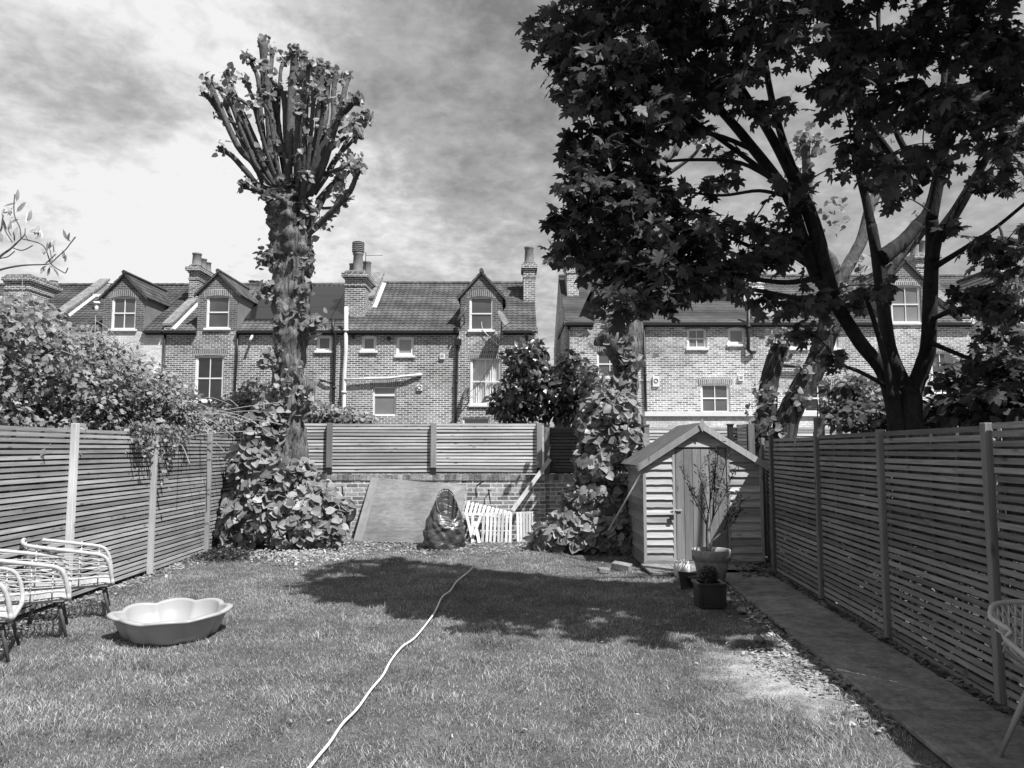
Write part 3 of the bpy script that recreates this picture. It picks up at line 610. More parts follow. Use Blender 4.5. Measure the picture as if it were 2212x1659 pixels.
t = thing('iron_hook', 'rusty iron bracket fixed in the brick wall above the slatted panels', 'bracket', zp(1630, 730, 13.97)); m = MB(); m.tube([zp(1650, 850, 13.9), zp(1640, 780, 13.9), zp(1630, 720, 13.92), zp(1650, 730, 13.98)], .012, 6); m.build('rod', M['iron'], t); m = MB(); m.tube([zp(1525, 688, 13.98), zp(1590, 640, 13.85)], .013, 6); m.build('spike', M['iron'], t)
t = thing('wheel', 'small old tyre propped against the wall beside the leafy mound', 'tyre', P(752, 1105, 13.7)); pc = P(752, 1104, 13.75); vs = []
m = MB(); ring = [(pc.x + .09 * math.cos(a), pc.y - .02 + .1 * math.cos(a), pc.z + .17 * math.sin(a)) for a in [2 * math.pi * i / 28 for i in range(28)]]; m.tube(ring, .045, 10, closed=True); m.build('tyre', M['rubber'], t, True)
m = MB(); m.bar(P(739, 1050, 13.9), P(743, 1100, 13.85), .02, .02); m.build('spindle', M['iron'], t)
# pale block and stones
def block(u, v, sx, sy, sz, rz, label, mat='rub', cat='brick'):
    p = G(u, v); t = MB(); t.box(-sx / 2, sx / 2, -sy / 2, sy / 2, 0, sz); o = t.build('loose_brick' if cat == 'brick' else 'stone', M[mat], bevel=.008); o.location = p + Vector((0, 0, .01)); o.rotation_euler = (.12, .1, rz); tag(o, label, cat); return o
block(1343, 1232, .26, .13, .09, -.5, 'pale brick lying on the grass in front of the leafy tree base')
block(1303, 1238, .16, .1, .06, .3, 'smaller pale brick half hidden under the leaves beside the larger one')
def stone(u, v, r, label, mat='rub'):
    p = G(u, v); m = MB(); prof = [(0.001, 0), (r, .1 * r), (r * .9, .5 * r), (r * .4, .72 * r), (.001, .75 * r)]; m.lathe((0, 0, 0), prof, 9, (1, .7)); o = m.build('stone', M[mat], smooth=True)
    for v_ in o.data.vertices: v_.co *= random.uniform(.85, 1.15)
    o.location = p; o.rotation_euler = (0, 0, random.uniform(0, 3)); tag(o, label, 'stone')
stone(1640, 1385, .06, 'pale stone in the bare soil left of the path'); stone(1470, 1272, .045, 'pale stone at the foot of the square planter'); stone(1575, 1258, .035, 'small white stone behind the square planter')
stone(1604, 1322, .07, 'flat pale stone between the square planter and the path')

# ------------------------------------------------------------------ pots by the shed
def pots():
    c = G(1536, 1274); c = Vector((P(1536, 1190, 9.25).x, 9.25, 0)); H = .43; R0 = (P(1577, 1190, 9.25).x - P(1494, 1190, 9.25).x) / 2
    t = thing('plant_pot', 'large terracotta pot with a thick rim in front of the shed door', 'plant pot', c)
    m = MB(); m.lathe(c, [(.001, .0), (R0 * .62, 0), (R0 * .89, H * .70), (R0 * .9, H * .71), (R0 * .985, H * .71), (R0, H * .98), (R0 * .97, H), (R0 * .93, H * .99), (R0 * .9, H * .86)], 40); m.build('pot', M['terracotta'], t, True)
    m = MB(); m.lathe(c, [(.001, H * .87), (R0 * .9, H * .86)], 40); m.build('compost', M['soil'], t)
    # shrub in it
    s = thing('potted_shrub', 'sparse multi-stemmed shrub with narrow leaves growing in the terracotta pot', 'shrub', c + Vector((0, 0, H)))
    o = (1106, 796.3); q = .3467; tips = []; m = MB()
    def zz(x, y, yy): return P(o[0] + x * q, o[1] + y * q, yy)
    base = c + Vector((-.03, 0, H * .85)); trunkA = [base, zz(1215, 1060, 9.25), zz(1215, 980, 9.22), zz(1225, 900, 9.2)]; m.tube(catmull(trunkA, 4), [.019] * 5 + [.015] * 8, 8, rough=.2)
    trunkB = [base + Vector((.01, 0, 0)), zz(1240, 1090, 9.25), zz(1265, 1060, 9.25), zz(1320, 1010, 9.3)]; m.tube(catmull(trunkB, 4), [.018] * 5 + [.012] * 8, 8, rough=.2)
    trunkC = [zz(1225, 1010, 9.25), zz(1250, 930, 9.3), zz(1255, 850, 9.3)]; m.tube(catmull(trunkC, 4), .011, 7)
    m.build('trunk', M['bark2'], s, True); m = MB()
    starts = [(zz(1215, 980, 9.22), (1180, 860), (1110, 760)), (zz(1225, 900, 9.2), (1200, 780), (1160, 640)), (zz(1225, 900, 9.2), (1235, 760), (1220, 560)), (zz(1255, 850, 9.3), (1262, 720), (1270, 520)), (zz(1255, 850, 9.3), (1290, 740), (1330, 590)),
              (zz(1250, 930, 9.3), (1320, 800), (1380, 640)), (zz(1320, 1010, 9.3), (1370, 930), (1400, 810)), (zz(1320, 1010, 9.3), (1350, 900), (1345, 740)), (zz(1215, 980, 9.22), (1130, 800), (1060, 640)), (zz(1250, 930, 9.3), (1270, 830), (1255, 640)), (zz(1225, 900, 9.2), (1255, 700), (1290, 500)), (zz(1320, 1010, 9.3), (1400, 930), (1420, 840))]
    for st, a, b in starts:
        ym = st.y + random.uniform(-.12, .12); path = catmull([st, zz(a[0], a[1], ym), zz(b[0], b[1], ym + random.uniform(-.15, .15))], 6); m.tube(path, [.007 - .0045 * i / len(path) for i in range(len(path))], 5)
        for i in range(4, len(path)):
            tips.append(path[i])
            for k in range(2):
                d = Vector((random.uniform(-1, 1), random.uniform(-1, 1), random.uniform(.4, 1.5))).normalized() * random.uniform(.05, .14); p2 = path[i] + d; m.tube([path[i], p2], [.0025, .0015], 4)
                tips += [path[i].lerp(p2, w) for w in (.4, .7, 1)]
    m.build('branches', M['barkdark'], s, True)
    pts = np.repeat(np.array([list(p) for p in tips]), 4, 0) + rng.normal(0, .012, (len(tips) * 4, 3))[::2] if 0 else (np.array([list(p) for p in tips]) + rng.normal(0, .012, (len(tips), 3)))[rng.random(len(tips)) < .8]; leaves('foliage', pts, .05, T_LANCE, M['leaf_pot'], s, up=(0, -.6, .4), spread=.9, droop=-.35)
    # square planter
    c = G(1540, 1314); w = .145; c.y += w; t = thing('square_planter', 'dark glazed square planter standing on the lawn edge before the big pot', 'planter', c)
    m = MB(); h = .25; x0, x1, y0, y1 = c.x - w, c.x + w, c.y - w, c.y + w
    m.box(x0 + .012, x1 - .012, y0 + .012, y0 + .03, 0, h - .03); m.box(x0 + .012, x1 - .012, y1 - .03, y1 - .012, 0, h - .03); m.box(x0 + .01, x0 + .028, y0 + .031, y1 - .031, 0, h - .03); m.box(x1 - .028, x1 - .01, y0 + .031, y1 - .031, 0, h - .03)
    for a in (x0, x1 - .045): m.box(a, a + .045, y0, y0 + .011, 0, h - .031)
    m.box(x0 + .046, x1 - .046, y0 + .001, y0 + .011, 0, .035); m.build('body', M['planter'], t, bevel=.004)
    m = MB(); m.box(x0 - .008, x1 + .008, y0 - .008, y0 + .03, h - .029, h); m.box(x0 - .008, x1 + .008, y1 - .03, y1 + .008, h - .029, h); m.box(x0 - .008, x0 + .03, y0 + .031, y1 - .031, h - .029, h); m.box(x1 - .03, x1 + .008, y0 + .031, y1 - .031, h - .029, h); m.build('rim', M['planter'], t, bevel=.004)
    m = MB(); m.box(x0 + .03, x1 - .03, y0 + .031, y1 - .031, h - .06, h - .045); m.build('compost', M['soil'], t)
    b = thing('box_ball', 'small clipped round evergreen in the square planter', 'shrub', (c.x, c.y, h)); cc = np.array([c.x + .0, c.y, h + .07]); sh, n_ = shell_ball(1500, .55); leaves('foliage', cc + sh * .094, .023, T_OVAL, M['leaf_box'], b, spread=.7, droop=-.1, out=n_)
    m = MB(); m.tube([(c.x, c.y, h - .05), (c.x, c.y, h + .08)], .008, 6); m.build('stem', M['barkdark'], b)
    # white pot
    c = G(1478, 1250); c.y += .1; r = .105; t = tag(MB().lathe((c.x, c.y, 0), [(.001, 0), (r * .8, 0), (r * 1.05, .06), (r * 1.08, .12), (r * .97, .175), (r * .78, .2), (r * .82, .215), (r * .72, .215), (r * .68, .19), (r * .9, .1), (.001, .03)], 28).build('whitewashed_pot', M['whitejar'], smooth=True), 'small whitewashed empty pot beside the large terracotta one', 'plant pot')
    p = G(1492, 1275); t = thing('roof_slate', 'broken dark tile propped against the big pot', 'tile', p); m = MB(); m.prism([p + Vector((-.1, .05, .0)), p + Vector((.1, .12, 0)), p + Vector((.1, .2, .17)), p + Vector((-.12, .12, .2))], (.005, -.014, 0)); m.build('tile', M['planter'], t)
    c = P(1498, 1250, 9.0); m = MB(); m.lathe((c.x, c.y, 0), [(.001, 0), (.05, 0), (.065, .12), (.075, .12), (.075, .15), (.06, .15), (.055, .1), (.001, .1)], 20); tag(m.build('small_flowerpot', M['planter'], smooth=True), 'little dark flowerpot tucked behind the propped tile', 'plant pot')
pots()
# weed heap by the left fence
c = G(482, 1204); t = thing('weed_clump', 'low dark mound of weeds at the foot of the left fence', 'weeds', c)
pp = rng.normal(size=(1700, 3)) * np.array([.26, .2, .07]); pp[:, 2] = np.abs(pp[:, 2]) * np.exp(-(pp[:, 0] / .35) ** 2) + .01; leaves('foliage', np.array(c) + pp, .035, T_SMALL, M['leaf_dark'], t, spread=.8)

# ------------------------------------------------------------------ paddling pool
def pool():
    c = Vector((P(371, 1340, 6.82).x, 6.80, 0)); t = thing('paddling_pool', 'pale scalloped shell-shaped plastic paddling pool on the lawn', 'paddling pool', c)
    n = 126; RX, RY = .505, .48
    def rad(a):
        a2 = (a - R(200)) % (2 * math.pi)         # the flat hinge side faces front left
        lobes = abs(math.sin(a * 4.0 + .35)) ** .8
        r = .885 + .10 * lobes
        d = abs(a - R(232)); r -= .10 * math.exp(-(d / .35) ** 2); return r
    prof = [(.001, .035), (.70, .035), (.78, .055), (.90, .15), (.925, .19), (.935, .203), (1.0, .208), (1.045, .200), (1.05, .185), (1.03, .18), (1.0, .185), (.95, .178), (.915, .14), (.80, .02), (.76, .0), (.001, .0)]
    vs = []; m_ = len(prof)
    for i in range(n):
        a = 2 * math.pi * i / n; r = rad(a)
        for q, z in prof:
            k = 1 - (1 - r) * (0.25 + .75 * min(1, q)); zz = z + (.012 * math.cos(a - R(60)) if z > .1 else 0); zz += (.022 * abs(math.sin(a * 4 + .35)) if z > .15 else 0)
            vs.append((c.x + RX * q * k * math.cos(a), c.y + RY * q * k * math.sin(a), zz))
    fs = []
    for i in range(n):
        j = (i + 1) % n
        for k in range(m_ - 1): fs.append((i * m_ + k, j * m_ + k, j * m_ + k + 1, i * m_ + k + 1))
    MB().add(vs, fs).build('shell', M['plastic'], t, True)
pool()
m = MB(); cp = [(1019, 1229), (1008, 1243), (985, 1264), (972, 1280), (955, 1295), (940, 1325), (925, 1345), (905, 1368), (890, 1388), (868, 1408), (845, 1440), (825, 1470), (800, 1500), (770, 1540), (740, 1575), (712, 1618), (680, 1659), (600, 1760), (480, 1950)]
def cordz(p): return p + Vector((0, 0, .024 + bumpy(p.x, p.y)))
m.tube(catmull([cordz(G(u + random.uniform(-2, 2), v)) for u, v in cp], 6), .011, 6, squash=.8); tag(m.build('cord', M['cord'], smooth=True), 'long white cord snaking down the middle of the lawn', 'cord')

# ------------------------------------------------------------------ rattan chairs
def rattan():
    t = local_thing('rattan_chair', 'white rattan tub chair with dark tapered legs, farthest of the three by the left fence', 'chair', (0, 0, 0), group='white rattan chairs by the left fence')
    W = .34; XF = .34; XB = -.36; zs = .335; zt = .615; zb = .74
    loop = [(XF, W - .05, zs), (XF + .01, -W + .05, zs), (XF + .0, -W, zs + .06), (XF - .03, -W - .01, zt - .08), (XF - .09, -W - .01, zt), (XF - .25, -W - .01, zt + .04), (XB + .05, -W + .02, zb - .01), (XB - .05, -W + .14, zb + .01), (XB - .07, 0, zb + .03),
            (XB - .05, W - .14, zb + .01), (XB + .05, W - .02, zb - .01), (XF - .25, W + .01, zt + .04), (XF - .09, W + .01, zt), (XF - .03, W + .01, zt - .08), (XF + .0, W, zs + .06)]
    pts = catmull(loop + [loop[0]], 6)[:-1]; m = MB(); m.tube(pts, .0185, 10, closed=True); m.build('frame', M['rattan'], t, True)
    # seat ring and weave
    ring = [(XF, W - .05), (XF, -W + .05), (XB + .04, -W + .08), (XB, -W + .16), (XB, W - .16), (XB + .04, W - .08)]
    m = MB(); m.tube([(x, y, zs - .015) for x, y in ring], .013, 8, closed=True)
    for i in range(17):
        y = -W + .1 + i * (2 * W - .2) / 16; m.tube([(XF, y, zs), ((XF + XB) / 2, y + .02 * (-1) ** i, zs - .02), (XB, y, zs - .01)], .005, 5)
    for i in range(14):
        x = XB + .03 + i * (XF - XB - .05) / 13; m.tube([(x, -W + .06, zs - .004 * (i % 2)), (x + .015, 0, zs - .022), (x, W - .06, zs - .004)], .0055, 5)
    m.build('seat', M['rattan'], t, True)
    # back and arm strands: follow the top rail in plan at falling heights
    wrap = [(XF - .01, -W), (XF - .12, -W - .005), (XF - .28, -W), (XB + .06, -W + .03), (XB - .03, -W + .15), (XB - .045, 0), (XB - .03, W - .15), (XB + .06, W - .03), (XF - .28, W), (XF - .12, W + .005), (XF - .01, W)]
    hh = [0, .3, .6, .95, 1.08, 1.12, 1.08, .95, .6, .3, 0]; m = MB(); K_ = 6
    for j in range(K_):
        f = (j + .6) / K_; row = []
        for i, (x, y) in enumerate(wrap):
            top = zt + (zb - zt) * min(1, hh[i]) - .02; z = zs + .05 + (top - zs - .05) * f; sag = .008 * math.sin(i * 2.1 + j)
            row.append((x * (1 - .0 * f), y, z + sag))
        m.tube(catmull(row, 4), .0045 if j else .010, 6)
    m.build('back_weave', M['rattan'], t, True)
    ww = catmull([(x, y, 0) for x, y in wrap], 3)
    for i in range(3, len(ww) - 2, 3):
        m = MB(); x, y = ww[i].x, ww[i].y; d = min(1, max(0, (XF - x) / .5)); m.tube([(x, y, zs - .01), (x, y, zt + (zb - zt) * d + .01)], .006, 6)
        for j in range(K_): z = zs + .05 + (zt + (zb - zt) * d - .02 - zs - .05) * (j + .6) / K_; m.tube([(x, y, z - .006), (x, y, z + .006)], .0105, 6)
        m.build('upright', M['rattan'], t, True)
    for sx in (1, -1):
        for sy in (1, -1):
            m = MB(); a = Vector((XF - .07 if sx > 0 else XB + .09, sy * (W - .12), zs - .02)); b = a + Vector((sx * .07, sy * .06, -(zs - .02))); m.tube([a, b], [.021, .012], 10); m.build('leg', M['legwood'], t, True)
    return t
ch = rattan(); spots = [((-4.37, 7.55), .5), ((-4.36, 6.8), .52), ((-4.34, 6.05), .46)]
lab = ['white rattan tub chair with dark tapered legs, farthest of the three by the left fence', 'white rattan tub chair in the middle of the row of three by the fence', 'white rattan tub chair cut off by the photo edge, nearest of the three']
for i, ((x, y), a) in enumerate(spots):
    o = ch if i == 0 else copy_tree(ch); o.location = (x, y, 0); o.rotation_euler.z = a; o['label'] = lab[i]; o['group'] = 'white rattan chairs by the left fence'

# ------------------------------------------------------------------ lattice chairs on the right
def lattice_chair():
    t = local_thing('lattice_chair', 'pale plastic bucket chair with a lattice back on the path, farther of the two', 'chair', (0, 0, 0), group='pale lattice chairs on the path')
    zs = .45; W = .27
    # bucket: seat front towards +x, shell curves up at the sides and back
    def S(u, v):      # u: -1..1 across, v: 0 front .. 1 top of back
        half = W * (1 - .12 * v ** 2); y = u * half
        if v < .5: x = .24 - v * .9; z = zs - .02 * math.sin(v * 6) + .22 * abs(u) ** 3 * min(1, v * 2.2)
        else: w = (v - .5) * 2; x = -.21 - .10 * w; z = zs + .31 * w + .22 * abs(u) ** 3 * (1 - w); z -= .05 * abs(u) ** 3 * w; x += .13 * abs(u) ** 2.5 * (1 - w * .3)
        return Vector((x, y, z))
    rim = [S(u / 6, 0) for u in range(-6, 7)] + [S(1, v / 10) for v in range(1, 11)] + [S(u / 6, 1) for u in range(5, -7, -1)] + [S(-1, v / 10) for v in range(9, 0, -1)]
    m = MB(); m.tube(rim, .014, 8, closed=True); m.build('rim', M['chairplastic'], t, True)
    nu, nv = 16, 10; vs = [S(-1 + 2 * i / nu, .5 * j / nv) for j in range(nv + 1) for i in range(nu + 1)]; vs = [v for v in vs] + [v - Vector((0, 0, .008)) for v in vs]; q = (nu + 1) * (nv + 1)
    fs = [(j * (nu + 1) + i, j * (nu + 1) + i + 1, (j + 1) * (nu + 1) + i + 1, (j + 1) * (nu + 1) + i) for j in range(nv) for i in range(2, nu - 2)]; fs += [tuple(q + k for k in reversed(f)) for f in fs]
    MB().add(vs, fs, .5).build('seat', M['chairplastic'], t, True)
    m = MB()
    for i in range(-9, 10):
        for sg in (1, -1):
            pl = []
            for k in range(9):
                v = .46 + .54 * k / 8; u = i / 5 + sg * .65 * k / 8
                if -1 <= u <= 1: pl.append(S(u, v))
            if len(pl) > 1: m.tube(pl, .0055, 5)
    for sg in (-1, 1):
        for i in range(6): v = .08 + i * .08; m.tube([S(sg * .74, v), S(sg * .87, v + .05), S(sg, v + .1)], .006, 5)
    m.build('lattice', M['chairplastic'], t, True)
    for sx, sy in ((1, 1), (1, -1), (-1, 1), (-1, -1)):
        m = MB(); a = Vector((.05 + sx * .12, sy * .14, zs - .02)); b = Vector((.05 + sx * .25, sy * .25, 0)); m.tube([a, b], [.019, .011], 10); m.build('leg', M['chairleg'], t, True)
    m = MB(); m.box(-.1, .2, -.16, .16, zs - .035, zs - .022); m.build('bracket', M['iron'], t)
    return t
lc = lattice_chair(); lc.location = (2.87, 3.97, .035); lc.rotation_euler.z = R(-72)
l2 = copy_tree(lc); l2.location = (2.68, 3.3, .035); l2.rotation_euler.z = R(-100); l2['label'] = 'pale lattice chair at the photo edge, nearer of the two on the path'

# ------------------------------------------------------------------ houses
YF = 27.0
def fx(u, v=770, y=YF): return P(u, v, y).x
def fz(u, v, y=YF): return P(u, v, y).z
def wall_grid(x0, x1, z0, z1, y, holes, reveal=.13):
    """wall sheet facing the garden with real openings and reveals; holes are (xa, xb, za, zb)"""
    m = MB(); xs = sorted({x0, x1, *[h[0] for h in holes], *[h[1] for h in holes]}); zs = sorted({z0, z1, *[h[2] for h in holes], *[h[3] for h in holes]})
    xs = [x for x in xs if x0 <= x <= x1]; zs = [z for z in zs if z0 <= z <= z1]
    for i in range(len(xs) - 1):
        for j in range(len(zs) - 1):
            cx_, cz_ = (xs[i] + xs[i + 1]) / 2, (zs[j] + zs[j + 1]) / 2
            if any(h[0] < cx_ < h[1] and h[2] < cz_ < h[3] for h in holes): continue
            m.add([(xs[i], y, zs[j]), (xs[i + 1], y, zs[j]), (xs[i + 1], y, zs[j + 1]), (xs[i], y, zs[j + 1])], [(0, 1, 2, 3)], .5)
    for a, b, c, d in holes:
        m.add([(a, y, c), (b, y, c), (b, y, d), (a, y, d), (a, y + reveal, c), (b, y + reveal, c), (b, y + reveal, d), (a, y + reveal, d)], [(0, 4, 5, 1), (1, 5, 6, 2), (2, 6, 7, 3), (3, 7, 4, 0)], .5)
    return m
def window(root, h, y, kind='sash4', glass='glass_d', sill=True, frame=.055, arch=True, archmat='arch'):
    a, b, c, d = h; yf = y + .05; m = MB(); f = frame
    m.box(a, a + f, yf, yf + .07, c, d); m.box(b - f, b, yf, yf + .07, c, d); m.box(a + f, b - f, yf, yf + .07, d - f, d); m.box(a + f, b - f, yf, yf + .07, c, c + f)
    zm = (c + d) / 2; xm = (a + b) / 2
    if kind in ('sash4', 'sash2', 'sash6'): m.box(a + f, b - f, yf + .012, yf + .066, zm - .024, zm + .024)
    if kind in ('sash4',): m.box(xm - .013, xm + .013, yf + .014, yf + .064, c + f, zm - .025); m.box(xm - .013, xm + .013, yf + .014, yf + .064, zm + .025, d - f)
    if kind == 'sash2' or kind == 'sash4': m.box(a + f, a + f + .03, yf + .02, yf + .06, c + f, d - f); m.box(b - f - .03, b - f, yf + .02, yf + .06, c + f, d - f)
    if kind == 'hopper': zh = d - (d - c) * .29; m.box(a + f, b - f, yf + .005, yf + .066, zh - .04, zh + .04)
    if kind == 'small': g = .05; m.box(a + f, a + f + g, yf + .015, yf + .06, c + f, d - f); m.box(b - f - g, b - f, yf + .015, yf + .06, c + f, d - f); m.box(a + f + g, b - f - g, yf + .015, yf + .06, d - f - g, d - f); m.box(a + f + g, b - f - g, yf + .015, yf + .06, c + f, c + f + g)
    w = m.build('window', M['white'], root)
    g = MB(); g.add([(a + f, yf + .045, c + f), (b - f, yf + .045, c + f), (b - f, yf + .045, d - f), (a + f, yf + .045, d - f)], [(0, 1, 2, 3)]); g.build('glass', M['clear'] if glass == 'curtain' else M[glass], w)
    if glass == 'curtain':
        cm = MB(); n = 60; vs = []
        for i in range(n + 1):
            x = a + f + (b - a - 2 * f) * i / n; yy = yf + .12 + .035 * math.sin(i * 1.25) + .02 * math.sin(i * .4); vs += [(x, yy, c + .03), (x, yy, d - .03)]
        cm.add(vs, [(2 * i, 2 * i + 2, 2 * i + 3, 2 * i + 1) for i in range(n)]); cm.build('curtain', M['curtain'], w, True)
    if sill: s = MB(); s.box(a - .06, b + .06, y - .07, y + .049, c - .085, c - .002); s.build('sill', M['sill'], w, bevel=.008)
    if arch:          # segmental arch of bricks on edge, covering the head of the opening
        n = 10; rise = .07; hgt = .24; am = MB(); vs = []
        for i in range(n + 1):
            t = i / n; x = a - .08 + (b - a + .16) * t; z = d - rise * .8 + rise * (1 - (2 * t - 1) ** 2) ; vs += [(x, y - .004, z), (x + (t - .5) * .12, y - .004, z + hgt), (x, y + .048, z)]
        am.add(vs, [(3 * i, 3 * i + 3, 3 * i + 4, 3 * i + 1) for i in range(n)] + [(3 * i, 3 * i + 2, 3 * i + 5, 3 * i + 3) for i in range(n)]); am.build('arch', M[archmat], w)
    return w
def roof_sheet(x0, x1, y0, z0, y1, z1, style='tile', lean=0.0):
    m = MB(); L_ = math.hypot(y1 - y0, z1 - z0); n = max(2, int(L_ / (.235 if style != 'slate' else .24))); dy, dz = (y1 - y0) / n, (z1 - z0) / n
    ny, nz = -(z1 - z0) / L_, (y1 - y0) / L_
    nx = max(1, int((x1 - x0) / (.05 if style == 'tile' else .3)))
    def h(x, lift):
        c = .013 * math.sin(x * 2 * math.pi / .2) if style == 'tile' else 0; return lift + c
    for k in range(n):
        vs = []; w = [random.uniform(-.003, .003) for _ in range(nx + 1)]
        for i in range(nx + 1):
            x = x0 + (x1 - x0) * i / nx
            for t, lift in ((0, .0), (0, .028 if style != 'slate' else .014), (1, .008)):
                q = h(x + (.15 if k % 2 and style == 'slate' else 0), lift + w[i]); vs.append((x + lean * (k + t) / n, y0 + dy * (k + t) + ny * q, z0 + dz * (k + t) + nz * q))
        for i in range(nx):
            r = .5 + .5 * math.sin(k * 7.3 + (i // (4 if style == 'tile' else 1)) * 12.7); m.add([], []); b = 0
            m.v; m.f.append((len(m.v) + 3 * i + 1, len(m.v) + 3 * i + 4, len(m.v) + 3 * i + 5, len(m.v) + 3 * i + 2)); m.r.append(r)
            m.f.append((len(m.v) + 3 * i, len(m.v) + 3 * i + 3, len(m.v) + 3 * i + 4, len(m.v) + 3 * i + 1)); m.r.append(r)
        m.v += vs
    return m
def chimney(root, u0, u1, vtop, y, depth, zbase, pots, mat='brick', capw=.09, neck=False):
    x0, x1 = P(u0, vtop + 40, y).x, P(u1, vtop + 40, y).x; zt = P(u0, vtop, y).z; m = MB(); g = capw
    m.box(x0, x1, y, y + depth, zbase, zt - .62); m.box(x0 - .03, x1 + .03, y - .03, y + depth + .03, zt - .619, zt - .54); m.box(x0, x1, y, y + depth, zt - .539, zt - .34)
    m.box(x0 - .04, x1 + .04, y - .04, y + depth + .04, zt - .339, zt - .26); m.box(x0 - g, x1 + g, y - g, y + depth + g, zt - .259, zt - .12); m.box(x0 - .02, x1 + .02, y - .02, y + depth + .02, zt - .119, zt - .04)
    c = m.build('chimney', M[mat], root)
    m = MB(); m.box(x0 + .02, x1 - .02, y + .02, y + depth - .02, zt - .039, zt + .02); m.build('flaunching', M['coping'], c, bevel=.02)
    for fx_, fy_, r, h, louv in pots:
        px, py = x0 + (x1 - x0) * fx_, y + depth * fy_; m = MB(); m.lathe((px, py, zt), [(r * 1.05, 0), (r * .95, .06), (r * .85, h * .85), (r * .98, h * .9), (r, h), (r * .75, h), (r * .7, h - .2), (.001, h - .2)], 16)
        if louv:
            for q in range(5): m.lathe((px, py, zt + h + .02 + q * .075), [(.06, 0), (r * 1.1, 0), (r * 1.15, .04), (.06, .04)], 16)
            m.lathe((px, py, zt + h + .4), [(r * 1.1, 0), (.001, .08)], 16)
        m.build('chimney_pot', M['pot'], c, True)
    return c
def pipe(root, pts, mat, r=.045, name='downpipe'):
    m = MB(); m.tube(pts, r, 10)
    for i in range(len(pts) - 1):
        a, b = Vector(pts[i]), Vector(pts[i + 1])
        if (b - a).length > 1.2: m.tube([a.lerp(b, .5), a.lerp(b, .5) + (b - a).normalized() * .08], r * 1.35, 10)
    return m.build(name, M[mat], root, True)
def dish(root, u, v, y, r, az=0):
    c = P(u, v, y); d = MB(); n = 18; prof = [(.001, .0), (r * .5, .02), (r * .85, .07), (r, .1)]; vs = []; 
    d.lathe((0, 0, 0), prof + [(r * .99, .11), (r * .5, .035), (.001, .012)], n, (.85, 1)); o = d.build('satellite_dish', M['dish'], root, True)
    o.location = Vector(o.location) + c; o.rotation_euler = (R(62), 0, R(az))
    m = MB(); m.tube([c + Vector((0, 0, -.02)), c + Vector((0, .3, -.25)), (c.x, YF, c.z - .3)], .018, 6); f = Vector((math.sin(R(az)), -math.cos(R(az)), .5)) * r * 1.1
    m.tube([c + Vector((0, -.03, -r * .85)), c + Vector((f.x, f.y, f.z - r * .8))], .012, 6); a = m.build('arm', M['iron'], o); a.location = -Vector(o.location) + Vector(a.location) * 0
    a.parent = root; a.location = -Vector(root['_w']); a.name = 'dish_arm'
